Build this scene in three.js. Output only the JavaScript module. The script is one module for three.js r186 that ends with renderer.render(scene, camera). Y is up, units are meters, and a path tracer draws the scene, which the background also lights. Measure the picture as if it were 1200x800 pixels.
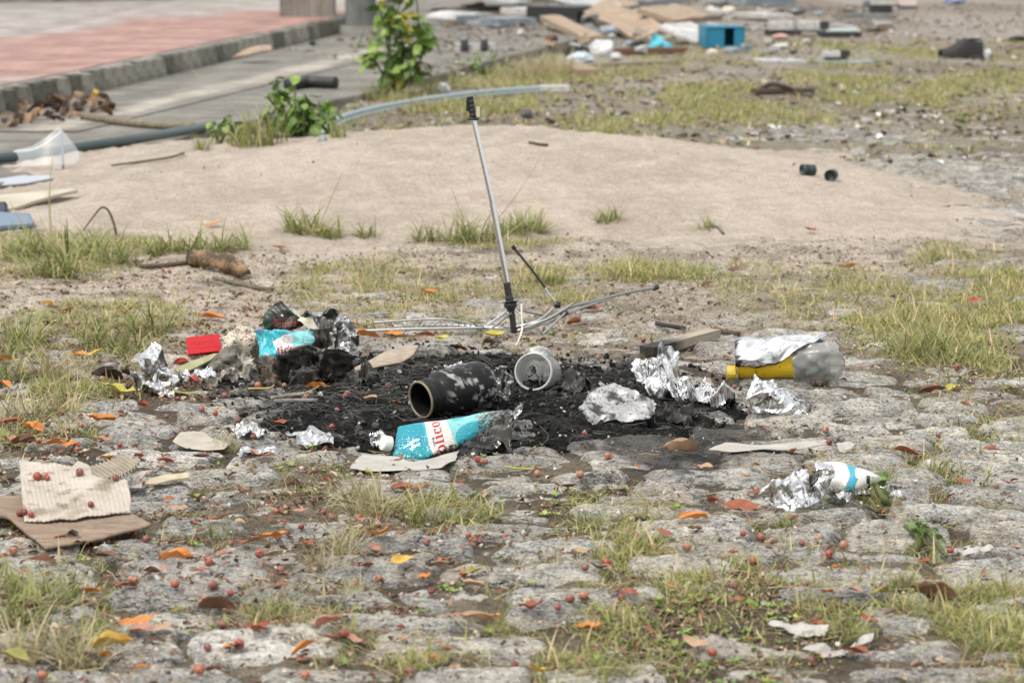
import * as THREE from 'three';
import { mergeGeometries } from 'three/addons/utils/BufferGeometryUtils.js';

// ---------------------------------------------------------------- camera, sky, sun, exposure
const F = 2900, HORIZON = -94, CAM_H = 0.87;                 // lens and eye height read from the picture, in pixels of a 1200 x 800 frame
const PITCH = Math.atan((400 - HORIZON) / F);
const scene = new THREE.Scene();
const camera = new THREE.PerspectiveCamera(2 * Math.atan(400 / F) * 180 / Math.PI, 1.5, 0.1, 400);
camera.position.set(0, CAM_H, 0);
camera.rotation.x = -PITCH;
camera.focus = 4.3;
camera.userData.fStop = 8.5;
scene.add(camera);

const renderer = new THREE.WebGLRenderer({ antialias: true });
renderer.setSize(1024, 682);
renderer.toneMapping = THREE.LinearToneMapping;
renderer.toneMappingExposure = 1.44;
renderer.shadowMap.enabled = true;

const SUN = new THREE.Vector3(-0.40, 0.85, 0.20).normalize();
{
  const w = 256, h = 128, a = new Float32Array(w * h * 4);
  for (let j = 0; j < h; j++) for (let i = 0; i < w; i++) {
    const el = ((j + 0.5) / h - 0.5) * Math.PI, az = ((i + 0.5) / w - 0.5) * 2 * Math.PI;
    const v = new THREE.Vector3(Math.cos(el) * Math.cos(az), Math.sin(el), Math.cos(el) * Math.sin(az));
    const up = Math.max(0, v.y), k = Math.max(0, v.dot(SUN));
    const L = 0.60 * (1 + 0.35 * up) + 0.9 * Math.pow(k, 6);
    const o = (j * w + i) * 4;
    a[o] = L * 0.985; a[o + 1] = L * 1.0; a[o + 2] = L * 1.03; a[o + 3] = 1;
  }
  const sky = new THREE.DataTexture(a, w, h, THREE.RGBAFormat, THREE.FloatType);
  sky.mapping = THREE.EquirectangularReflectionMapping; sky.magFilter = THREE.LinearFilter; sky.minFilter = THREE.LinearFilter; sky.needsUpdate = true;
  scene.background = sky; scene.environment = sky;
}
const sun = new THREE.DirectionalLight(0xfff1dc, 1.5);
sun.position.copy(SUN).multiplyScalar(30); sun.target.position.set(0, 0, -8);
sun.castShadow = true; sun.shadow.radius = 20;
Object.assign(sun.shadow.camera, { left: -14, right: 14, top: 14, bottom: -14, near: 1, far: 80 });
sun.shadow.mapSize.set(4096, 4096);
scene.add(sun, sun.target);

// ---------------------------------------------------------------- numbers
function rng(seed) { let s = seed >>> 0; return () => { s = (s + 0x6D2B79F5) | 0; let t = Math.imul(s ^ (s >>> 15), 1 | s); t = (t + Math.imul(t ^ (t >>> 7), 61 | t)) ^ t; return ((t ^ (t >>> 14)) >>> 0) / 4294967296; }; }
const clamp = (x, a = 0, b = 1) => Math.min(b, Math.max(a, x));
const lerp = (a, b, t) => a + (b - a) * t;
const sstep = (a, b, x) => { const t = clamp((x - a) / (b - a)); return t * t * (3 - 2 * t); };
const mix3 = (a, b, t) => [lerp(a[0], b[0], t), lerp(a[1], b[1], t), lerp(a[2], b[2], t)];
function hash2(i, j, s) { let h = Math.imul(i, 374761393) ^ Math.imul(j, 668265263) ^ Math.imul(s, 2147483647 ^ 0x5bd1e995); h = Math.imul(h ^ (h >>> 13), 1274126177); h ^= h >>> 16; h = Math.imul(h, 0x85ebca6b); h ^= h >>> 13; return (h >>> 0) / 4294967296; }
function noise(x, y, s = 0) {                                // value noise, -1 .. 1
  const i = Math.floor(x), j = Math.floor(y), fx = x - i, fy = y - j, u = fx * fx * (3 - 2 * fx), v = fy * fy * (3 - 2 * fy);
  const a = hash2(i, j, s), b = hash2(i + 1, j, s), c = hash2(i, j + 1, s), d = hash2(i + 1, j + 1, s);
  return 2 * (a + (b - a) * u + (c - a) * v + (a - b - c + d) * u * v) - 1;
}
function fbm(x, y, s = 0, o = 4) { let v = 0, a = 0.55, n = 0; for (let k = 0; k < o; k++) { v += a * noise(x, y, s + k * 17); n += a; x = x * 2.03 + 3.1; y = y * 2.03 + 1.7; a *= 0.52; } return v / n; }

// ---------------------------------------------------------------- textures
function tile(size, seed, cells) {                            // periodic value noise
  const a = new Float32Array(size * size);
  for (let j = 0; j < size; j++) for (let i = 0; i < size; i++) {
    const x = i / size * cells, y = j / size * cells, xi = Math.floor(x), yi = Math.floor(y), fx = x - xi, fy = y - yi, u = fx * fx * (3 - 2 * fx), v = fy * fy * (3 - 2 * fy);
    const x1 = (xi + 1) % cells, y1 = (yi + 1) % cells;
    const p = hash2(xi, yi, seed), q = hash2(x1, yi, seed), r = hash2(xi, y1, seed), t = hash2(x1, y1, seed);
    a[j * size + i] = p + (q - p) * u + (r - p) * v + (p - q - r + t) * u * v;
  }
  return a;
}
function tileAniso(size, seed, cx, cy) {
  const a = new Float32Array(size * size);
  for (let j = 0; j < size; j++) for (let i = 0; i < size; i++) {
    const x = i / size * cx, y = j / size * cy, xi = Math.floor(x), yi = Math.floor(y), fx = x - xi, fy = y - yi, u = fx * fx * (3 - 2 * fx), v = fy * fy * (3 - 2 * fy);
    const x1 = (xi + 1) % cx, y1 = (yi + 1) % cy;
    const p = hash2(xi, yi, seed), q = hash2(x1, yi, seed), r = hash2(xi, y1, seed), t = hash2(x1, y1, seed);
    a[j * size + i] = p + (q - p) * u + (r - p) * v + (p - q - r + t) * u * v;
  }
  return a;
}
function texture(size, fn, srgb) {                            // fn(k) -> [r, g, b] 0..1
  const d = new Uint8Array(size * size * 4);
  for (let k = 0; k < size * size; k++) { const c = fn(k); d[4 * k] = 255 * clamp(c[0]); d[4 * k + 1] = 255 * clamp(c[1]); d[4 * k + 2] = 255 * clamp(c[2]); d[4 * k + 3] = 255; }
  const t = new THREE.DataTexture(d, size, size);
  t.wrapS = t.wrapT = THREE.RepeatWrapping; t.magFilter = THREE.LinearFilter; t.minFilter = THREE.LinearMipmapLinearFilter; t.generateMipmaps = true;
  if (srgb) t.colorSpace = THREE.SRGBColorSpace;
  t.needsUpdate = true; return t;
}
const grey = v => [v, v, v];
const N8 = tile(1024, 1, 8), N24 = tile(1024, 2, 24), N64 = tile(1024, 3, 64), N160 = tile(1024, 4, 160), N340 = tile(1024, 5, 340), N512 = tile(1024, 6, 512);
const A1 = tileAniso(1024, 7, 10, 60), A2 = tileAniso(1024, 8, 24, 150), A3 = tileAniso(1024, 9, 60, 300);
// linear multipliers around 1 (kept below 1 in the map, the base colour is raised to match)
const soilMap = texture(1024, k => { const v = 0.62 + 0.26 * (N340[k] - 0.5) + 0.34 * (N160[k] - 0.5) + 0.25 * (N64[k] - 0.5) + 0.2 * (N24[k] - 0.5); const t = N512[k] > 0.86 ? 0.22 : N512[k] < 0.12 ? -0.25 : 0; return [v + t, v + t * 0.96 - 0.01, v + t * 0.9 - 0.025]; });
const soilBump = texture(1024, k => grey(0.4 * N160[k] + 0.3 * N340[k] + 0.3 * N64[k]));
const sandMap = texture(1024, k => { const v = 0.78 + 0.30 * (N340[k] - 0.5) + 0.24 * (N160[k] - 0.5) + 0.14 * (N24[k] - 0.5); const t = N512[k] > 0.88 ? 0.16 : N512[k] < 0.11 ? -0.34 : 0; return [v + t, v + t - 0.005, v + t - 0.012]; });
const graniteMap = texture(1024, k => {
  let v = 0.65 + 0.44 * (N160[k] - 0.5) + 0.46 * (N340[k] - 0.5) + 0.14 * (A2[k] - 0.5) + 0.3 * (N64[k] - 0.5) + 0.34 * (N24[k] - 0.5) + 0.24 * (N8[k] - 0.5);
  if (N512[k] < 0.16) v -= 0.24; if (N512[k] > 0.87) v += 0.16;
  const c = Math.abs(A1[k] + 0.35 * (N64[k] - 0.5) - 0.5); if (c < 0.022 && N8[k] > 0.35) v -= 0.36 * (1 - c / 0.022);
  const warm = 0.05 * (N24[k] - 0.4); return [v + warm * 0.6, v, v - warm];
});
const graniteBump = texture(1024, k => { const c = Math.abs(A1[k] + 0.35 * (N64[k] - 0.5) - 0.5); return grey(0.32 * N64[k] + 0.12 * A2[k] + 0.08 * A3[k] + 0.3 * N160[k] + 0.18 * N340[k] - (c < 0.03 ? 0.3 * (1 - c / 0.03) : 0)); });
const concreteMap = texture(1024, k => { const v = 0.7 + 0.35 * (N8[k] - 0.5) + 0.25 * (N24[k] - 0.5) + 0.16 * (N64[k] - 0.5) + 0.12 * (N340[k] - 0.5); return [v, v - 0.004, v - 0.012]; });
const charMap = texture(1024, k => { let v = 0.30 + 0.35 * (N64[k] - 0.5) + 0.35 * (N160[k] - 0.5) + 0.3 * (A2[k] - 0.5); if (N340[k] > 0.72 && N24[k] > 0.42) v += 0.5; if (N512[k] > 0.93) v += 0.4; return [v, v, v * 0.97]; });
const woodMap = texture(1024, k => { const v = 0.68 + 0.3 * (A2[k] - 0.5) + 0.3 * (A1[k] - 0.5) + 0.2 * (A3[k] - 0.5) + 0.15 * (N8[k] - 0.5); return [v, v * 0.985, v * 0.96]; });
const fibreMap = texture(1024, k => { const v = 0.8 + 0.14 * (N340[k] - 0.5) + 0.12 * (N64[k] - 0.5) + 0.2 * (N8[k] - 0.5) - (N160[k] < 0.12 ? 0.12 : 0); return [v, v - 0.005, v - 0.015]; });
const foilMap = texture(1024, k => { const a = Math.abs(N24[k] - 0.5 + 0.3 * (N160[k] - 0.5)), b = Math.abs(N64[k] - 0.5 + 0.25 * (N160[k] - 0.5)), c = Math.abs(A1[k] - 0.5 + 0.4 * (N64[k] - 0.5)); let v = 0.92 + 0.16 * (N160[k] - 0.5); if (a < 0.035 && N8[k] > 0.3) v -= 0.8 * (1 - a / 0.035); if (b < 0.03 && N24[k] > 0.5) v -= 0.7 * (1 - b / 0.03); if (c < 0.02) v -= 0.5 * (1 - c / 0.02); return grey(Math.max(0.04, v)); });
const wrinkle = texture(1024, k => grey(0.5 * Math.abs(N24[k] - 0.5) * 2 + 0.35 * Math.abs(N64[k] - 0.5) * 2 + 0.25 * Math.abs(N160[k] - 0.5) * 2));

const rgb = (r, g, b) => new THREE.Color().setRGB(r, g, b);
function std(r, g, b, o = {}) { return new THREE.MeshStandardMaterial({ color: rgb(r, g, b), roughness: 0.85, metalness: 0, side: THREE.DoubleSide, ...o }); }
function phys(r, g, b, o = {}) { return new THREE.MeshPhysicalMaterial({ color: rgb(r, g, b), roughness: 0.8, metalness: 0, side: THREE.DoubleSide, ...o }); }
function scaled(t, rx, ry = rx) { const c = t.clone(); c.repeat.set(rx, ry); c.needsUpdate = true; return c; }

// ---------------------------------------------------------------- naming
const taken = {};
function numbered(n) { const k = taken[n] = (taken[n] ?? -1) + 1; return k ? n + '_' + String(k).padStart(3, '0') : n; }
function shadows(o) { o.traverse(m => { if (m.isMesh) { m.castShadow = true; m.receiveShadow = true; } }); return o; }
function add(o, name, label, category, group) { o.name = numbered(name); o.userData.label = label; o.userData.category = category; if (group) o.userData.group = group; scene.add(shadows(o)); return o; }
function setting(o, name) { o.name = name; o.userData.kind = 'structure'; scene.add(shadows(o)); return o; }
function stuff(o, name, label, category) { o.name = name; o.userData.kind = 'stuff'; o.userData.label = label; o.userData.category = category; scene.add(shadows(o)); return o; }
function part(parent, geo, mat, name, label) { const m = new THREE.Mesh(geo, mat); m.name = name; if (label) m.userData.label = label; parent.add(m); return m; }

// ---------------------------------------------------------------- pixels to rays
const CP = Math.cos(PITCH), SP = Math.sin(PITCH);
function ray(px, py) { const x = (px - 600) / F, y = (400 - py) / F; return new THREE.Vector3(x, y * CP - SP, -(CP + y * SP)); }
const EYE = new THREE.Vector3(0, CAM_H, 0);
function pt(px, py, d) { const r = ray(px, py); return new THREE.Vector3(r.x, r.y, r.z).multiplyScalar(d / -r.z).add(EYE); }     // the point of a pixel's ray that is d metres down the yard
const perM = d => F / (d * CP + CAM_H * SP);                                                                                     // pixels per metre there

// ================================================================ the yard: soil, cobbles, sand, ash, concrete
// world: x to the east, d = -z metres down the yard
function moundH(x, d) {
  const w = 1.62 + 0.1 * noise(d * 1.3, 4.2, 3);
  const fx = clamp(1 - Math.pow(Math.abs((x + 0.22 - 0.3 * noise(d * 0.9, 2.5, 4)) / (w + 0.15)), 2.6));
  const t = d < 8.55 ? (8.55 - d) / (2.15 + 0.35 * noise(x * 1.7, 1.1, 5)) : (d - 8.55) / 0.95;
  const fd = clamp(1 - t * t);
  const h = 0.16 * Math.pow(fx, 1.2) * Math.pow(fd, 1.5) * (0.9 + 0.16 * noise(x * 1.6 + 3, d * 1.1, 6)) ;
  return h <= 0 ? 0 : h + 0.012 * fbm(x * 4, d * 4, 9, 3) * Math.min(1, h / 0.05) + 0.016 * (fbm(x * 4.5, d * 4.5, 10, 4) - 0.15) * sstep(0.05, 0.0, h);
}
function sandCover(x, d) {                                    // 0..1: how much pale sand lies about
  const m = sstep(0.0, 0.03, moundH(x, d));
  const spill = sstep(5.3, 6.3, d) * (1 - sstep(8.6, 9.6, d)) * (1 - 0.4 * sstep(0.75, 1.35, x)) * (0.75 + 0.45 * fbm(x * 2.2, d * 2.2, 21, 3));
  const mid = sstep(4.7, 5.4, d) * (1 - sstep(6.5, 7.2, d)) * (0.45 + 0.4 * sstep(0.3, -0.5, x));
  return clamp(Math.max(m, spill, mid));
}
function ashMask(x, d) {
  const a = 1 - ((x + 0.07) / 0.50) ** 2 - ((d - 4.52) / 0.50) ** 2;
  const b = 1 - ((x + 0.19) / 0.34) ** 2 - ((d - 4.42) / 0.40) ** 2;
  return Math.max(a, b) + 0.55 * fbm(x * 7, d * 5, 31, 4);
}
function sootMask(x, d) { return Math.max(ashMask(x, d), 0.75 * (1 - ((x - 0.27) / 0.20) ** 2 - ((d - 4.15) / 0.26) ** 2) + 0.5 * fbm(x * 8, d * 6, 33, 4)); }
function soilH(x, d) {
  let h = -0.0085 + 0.009 * fbm(x * 6, d * 7, 41, 3) + 0.012 * fbm(x * 1.9, d * 2.3, 43, 2) + 0.006 * fbm(x * 24, d * 24, 47, 2);
  h += 0.018 * sstep(4.7, 5.8, d) * (1 - 0.35 * sstep(0.5, 1.2, x));
  h += 0.010 * sstep(-0.45, -0.8, x) * sstep(4.0, 5.0, d);
  h -= 0.012 * sstep(0.95, 1.5, x) * sstep(6.6, 7.4, d) * (1 - sstep(9.2, 9.9, d));
  return h;
}
// ---- cobbles: rows across the yard
const ROW = 0.118, D0 = 2.25, ROWS = 84;
const rowEdge = (k, x) => D0 + k * ROW + 0.022 * noise(x * 1.4, k * 3.7, 51) + 0.010 * noise(x * 5, k * 5.1, 52) + 0.05 * noise(x * 0.35, 7.7, 53);
const CELL = 0.008, RX = 2.3, RN = Math.ceil(2 * RX / CELL), RD0 = 2.2, RDN = Math.ceil(10.2 / CELL);
const raster = new Float32Array(RN * RDN).fill(-1);
const stoneTint = [[0.462, 0.452, 0.418], [0.425, 0.415, 0.382], [0.505, 0.492, 0.458], [0.40, 0.395, 0.375], [0.455, 0.435, 0.392]];
const stoneMat = new THREE.MeshStandardMaterial({ map: graniteMap, bumpMap: graniteBump, bumpScale: 0.006, roughness: 0.9, vertexColors: true, side: THREE.DoubleSide });
const soilMat = new THREE.MeshStandardMaterial({ map: soilMap, bumpMap: soilBump, bumpScale: 0.009, roughness: 1, vertexColors: true, side: THREE.DoubleSide });
const sandMat = new THREE.MeshStandardMaterial({ map: sandMap, bumpMap: soilBump, bumpScale: 0.007, roughness: 1, vertexColors: true, side: THREE.DoubleSide });
function gridGeo(nu, nv, fn) {                                 // fn(i, j) -> { p, c, uv }
  const P = new Float32Array((nu + 1) * (nv + 1) * 3), C = new Float32Array(P.length), U = new Float32Array((nu + 1) * (nv + 1) * 2), I = [];
  for (let j = 0; j <= nv; j++) for (let i = 0; i <= nu; i++) {
    const k = j * (nu + 1) + i, o = fn(i, j);
    P.set(o.p, 3 * k); C.set(o.c || [1, 1, 1], 3 * k); U.set(o.uv, 2 * k);
    if (i < nu && j < nv) I.push(k, k + 1, k + nu + 1, k + 1, k + nu + 2, k + nu + 1);
  }
  const g = new THREE.BufferGeometry();
  g.setAttribute('position', new THREE.BufferAttribute(P, 3)); g.setAttribute('color', new THREE.BufferAttribute(C, 3)); g.setAttribute('uv', new THREE.BufferAttribute(U, 2));
  g.setIndex(I); g.computeVertexNormals(); return g;
}
const stones = [];
{
  const R = rng(77);
  for (let k = 0; k < ROWS; k++) {
    let x = -2.2 - R() * 0.15;
    const edges = [];
    while (x < 2.2) { edges.push([x + (R() - 0.5) * 0.02, x + (R() - 0.5) * 0.02]); x += 0.12 + 0.15 * R(); }
    for (let s = 0; s + 1 < edges.length; s++) {
      const L = edges[s], Q = edges[s + 1], seed = Math.floor(R() * 1e6), lift = (R() - 0.5) * 0.010, tx = (R() - 0.5) * 0.010, tz = (R() - 0.5) * 0.014, tint = stoneTint[Math.floor(R() * 5)], tone = 0.95 + 0.26 * R(), ou = R(), ov = R(), gap = 0.003 + 0.005 * R();
      const cx = (L[0] + Q[0]) / 2, cd = rowEdge(k + 0.5, cx);
      const half = 0.24 + 0.218 * cd;                          // only what the lens could see, with a margin
      if (Math.abs(cx) > half || cd > 12) continue;
      if (moundH(cx, cd) > 0.035) continue;
      const wide = Q[0] - L[0], near = cd < 6.2, nu = cd < 4.6 ? 32 : near ? 22 : 10, nv = cd < 4.6 ? 24 : near ? 14 : 6;
      let peak = -1;
      const pts = [];
      for (let j = 0; j <= nv; j++) for (let i = 0; i <= nu; i++) {
        let u = i / nu * 2 - 1, v = j / nv * 2 - 1;
        u = Math.sign(u) * Math.pow(Math.abs(u), 0.8); v = Math.sign(v) * Math.pow(Math.abs(v), 0.8);
        // round the corners, then roughen the outline
        const q = 1 - 0.07 * u * u * v * v;
        let a = (u * q + 1) / 2, b = (v * q + 1) / 2;
        const xl = lerp(L[0], L[1], b), xr = lerp(Q[0], Q[1], b);
        let X = lerp(xl + gap, xr - gap, a), n0 = rowEdge(k, X) + gap, n1 = rowEdge(k + 1, X) - gap;
        let D = lerp(n0, n1, b);
        const e = Math.max(Math.abs(u), Math.abs(v));
        X += 0.018 * e * e * noise(D * 28, seed * 0.37 + u * 2, 61); D += 0.016 * e * e * noise(X * 22, seed * 0.61 + v * 2, 62) + 0.006 * e * noise(X * 70, seed * 0.2 + v, 60);
        const prof = Math.pow(1 - Math.pow(Math.abs(u), 12), 0.5) * Math.pow(1 - Math.pow(Math.abs(v), 9), 0.5);
        const tf = (fbm(X * 6 + seed, D * 22, 63, 3) * 0.5 + 0.5) * 6, tq = tf - Math.floor(tf), cleft = 0.0052 * (Math.floor(tf) + sstep(0.55, 0.95, tq) - 3) + 0.004 * fbm(X * 14, D * 44 + seed, 64, 2) + 0.0022 * noise(X * 60, D * 90, 65);
        let h = -0.034 + (0.034 + lift + tx * u + tz * v + cleft) * (e >= 1 ? 0 : prof);
        const soot = sstep(-0.05, 0.5, sootMask(X, D) + 0.25 * noise(X * 60, D * 60, 66));
        const dirt = sstep(0.12, 0.42, fbm(X * 11, D * 15, 67, 4) + 0.2 * noise(X * 90, D * 90, 68)) * 0.55;
        const lich = sstep(0.25, 0.4, fbm(X * 30 + seed, D * 30, 69, 3)) * 0.3;
        const sandy = sandCover(X, D) * sstep(-0.3, 0.3, fbm(X * 14, D * 14, 70, 3)) * 0.8;
        let c = tint.map(t => t * tone);
        c = mix3(c, [0.30, 0.255, 0.195], dirt); c = mix3(c, [0.56, 0.55, 0.52], lich); c = mix3(c, [0.55, 0.49, 0.42], sandy); c = mix3(c, [0.05, 0.05, 0.05], soot * 0.9);
        pts.push({ p: [X - cx, h, -(D - cd)], c, uv: [(X + ou + 0.4 * h) / 0.55, (D + ov + 1.1 * h) / 0.55] });
        if (h - soilH(X, D) > peak) peak = h - soilH(X, D);
        const ri = Math.floor((X + RX) / CELL), rj = Math.floor((D - RD0) / CELL);
        if (ri >= 1 && ri < RN - 1 && rj >= 1 && rj < RDN - 1) for (let y = -1; y <= 1; y++) for (let z = -1; z <= 1; z++) { const w = (rj + y) * RN + ri + z; raster[w] = Math.max(raster[w], h - (y || z ? 0.001 : 0)); }
      }
      if (peak < 0.001) continue;
      stones.push({ cx, cd, size: wide * ROW / cd ** 3, geo: gridGeo(nu, nv, (i, j) => pts[j * (nu + 1) + i]) });
    }
  }
}
const ashH = (x, d) => { const m = ashMask(x, d); return m < 0.02 ? -1 : -0.012 + 0.030 * sstep(0.0, 0.9, m) + 0.007 * fbm(x * 22, d * 22, 81, 3) + 0.005 * Math.abs(fbm(x * 60, d * 60, 82, 2)); };
// concrete apron at the foot of the platform: its edge runs away to the north-east
const slabEdge = d => -0.80 + 0.213 * (d - 11.5) + 0.02 * noise(d * 1.5, 2, 83);
const SLAB = 0.055;
function groundH(x, d) {                                       // what a thing put down at x, d rests on
  let h = soilH(x, d);
  const ri = Math.floor((x + RX) / CELL), rj = Math.floor((d - RD0) / CELL);
  if (ri >= 0 && ri < RN && rj >= 0 && rj < RDN) h = Math.max(h, raster[rj * RN + ri]);
  h = Math.max(h, moundH(x, d) - 0.002, ashH(x, d));
  if (x < slabEdge(d) && d > 7) h = Math.max(h, SLAB);
  return h;
}
function hit(px, py) {
  const r = ray(px, py); r.multiplyScalar(1 / -r.z);
  let d = 1.8, step = 0.02;
  for (; d < 60; d += step) { if (CAM_H + r.y * d <= groundH(r.x * d, d)) break; if (d > 8) step = 0.03; }
  let a = d - step, b = d;
  for (let k = 0; k < 14; k++) { const m = (a + b) / 2; if (CAM_H + r.y * m <= groundH(r.x * m, m)) b = m; else a = m; }
  return new THREE.Vector3(r.x * b, groundH(r.x * b, b), -b);
}
// ---- soil sheet
{
  const xs = [], ds = [];
  for (let x = -1.7; x <= 1.7; x += 0.0105) xs.push(x);
  for (let x = 1.75, s = 0.05; x < 160; x += s, s *= 1.12) { xs.push(x); xs.unshift(-x); }
  for (let d = 2.2; d <= 6.6; d += 0.0105) ds.push(d);
  for (let d = 6.64, s = 0.04; d < 200; d += s, s = Math.max(0.04, s * (d > 12 ? 1.1 : 1.01))) ds.push(d);
  for (let d = 2.12, s = 0.08; d > -60; d -= s, s *= 1.25) ds.unshift(d);
  const g = gridGeo(xs.length - 1, ds.length - 1, (i, j) => {
    const x = xs[i], d = ds[j], far = Math.hypot(x, d);
    const fine = far < 16;
    let h = fine ? soilH(x, d) : 0;
    const n1 = fbm(x * 3.1, d * 3.1, 91, 4), n2 = fbm(x * 12, d * 12, 92, 3);
    let c = mix3(mix3([0.105, 0.082, 0.055], [0.25, 0.212, 0.155], sstep(-0.4, 0.5, n1 * 0.7 + n2 * 0.6)), mix3([0.23, 0.20, 0.155], [0.38, 0.34, 0.275], sstep(-0.4, 0.5, n1 * 0.7 + n2 * 0.6)), sstep(4.5, 5.3, d));
    c = mix3(c, [0.72, 0.625, 0.525], sandCover(x, d) * sstep(-0.75, 0.1, n2));
    c = mix3(c, mix3([0.30, 0.255, 0.205], [0.50, 0.46, 0.41], sstep(-0.3, 0.4, fbm(x * 1.3, d * 1.1, 93, 4))), sstep(9.4, 11, d));
    c = mix3(c, [0.30, 0.29, 0.20], sstep(0.0, 0.5, n1) * sstep(9, 10, d) * (1 - sstep(15, 18, d)));
    const soot = sstep(-0.15, 0.3, sootMask(x, d) + 0.3 * n2);
    c = mix3(c, [0.04, 0.04, 0.038], soot * 0.92);
    return { p: [x, h, -d], c, uv: [x / 0.62, d / 0.62] };
  });
  setting(new THREE.Mesh(g, soilMat), 'ground');
}
// ---- sand heap
{
  const g = gridGeo(230, 190, (i, j) => {
    const x = -2.0 + 3.75 * i / 230, d = 6.1 + 3.9 * j / 190, m = moundH(x, d);
    const h = m > 0.0005 ? m - 0.004 + 0.006 * fbm(x * 9, d * 9, 98, 3) * sstep(0.03, 0.0, m) : -0.03;
    const n = fbm(x * 3, d * 3, 95, 4), n2 = fbm(x * 14, d * 14, 96, 3);
    let c = mix3([0.46, 0.39, 0.325], [0.56, 0.482, 0.41], sstep(-0.5, 0.5, n + 0.7 * n2));
    return { p: [x, h + (m > 0.0005 ? 0.006 * n2 + 0.005 * noise(x * 50, d * 50, 97) + 0.003 * noise(x * 24, d * 24, 99) : 0), -d], c, uv: [x / 0.7, d / 0.7] };
  });
  setting(new THREE.Mesh(g, sandMat), 'sand_mound');
}
// ---- cobbles: the 300 that show largest are stones of their own
{
  const pave = new THREE.Group();
  stones.sort((a, b) => b.size - a.size);
  const rest = [];
  stones.forEach((s, n) => {
    if (n < 300) { const m = part(pave, s.geo, stoneMat, n ? 'cobblestone_' + String(n).padStart(3, '0') : 'cobblestone'); m.position.set(s.cx, 0, -s.cd); }
    else rest.push(s.geo.translate(s.cx, 0, -s.cd));
  });
  const m = part(pave, mergeGeometries(rest), stoneMat, 'buried_cobbles', 'far cobbles half buried in soil and sand'); m.userData.kind = 'stuff';
  setting(pave, 'cobbled_pavement');
}
// ---- bed of ash
const charMat = new THREE.MeshPhysicalMaterial({ specularIntensity: 0.25, map: charMap, bumpMap: soilBump, bumpScale: 0.008, roughness: 0.95, vertexColors: true, side: THREE.DoubleSide });
{
  const nx = 250, nd = 250;
  const g = gridGeo(nx, nd, (i, j) => {
    const x = -0.80 + 1.45 * i / nx, d = 3.75 + 1.5 * j / nd, h = ashH(x, d);
    const n = fbm(x * 16, d * 16, 101, 4), f = fbm(x * 50, d * 30, 102, 3);
    let c = mix3([0.030, 0.031, 0.030], [0.11, 0.11, 0.105], sstep(0.0, 0.55, n));
    c = mix3(c, [0.5, 0.49, 0.47], sstep(0.34, 0.5, f) * sstep(-0.1, 0.3, fbm(x * 5, d * 5, 103, 2)) * 0.6);
    return { p: [x, h > -0.5 ? h : -0.04, -d], c, uv: [x / 0.4, d / 0.4] };
  });
  stuff(new THREE.Mesh(g, charMat), 'ash_bed', 'black burnt ash and soot spread over the cobbles', 'ash');
}

// ================================================================ shapes
function crumpler(seed, scale, n = 9) {                        // sharp random folds, about -1 .. 1
  const R = rng(seed), f = [];
  for (let k = 0; k < n; k++) { const a = R() * Math.PI, L = scale * lerp(1.5, 0.22, k / n) * (0.8 + 0.4 * R()); f.push([Math.cos(a) / L, Math.sin(a) / L, R(), L / scale]); }
  const tot = f.reduce((s, q) => s + q[3], 0);
  return (a, b) => { const wa = a + 0.2 * scale * noise(a / scale * 2.3, b / scale * 2.3, seed), wb = b + 0.2 * scale * noise(a / scale * 2.3 + 9, b / scale * 2.3, seed); let v = 0; for (const [x, y, p, w] of f) { const t = x * wa + y * wb + p; v += w * (Math.abs(t - Math.floor(t) - 0.5) * 4 - 1); } return v / tot * 1.7; };
}
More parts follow.
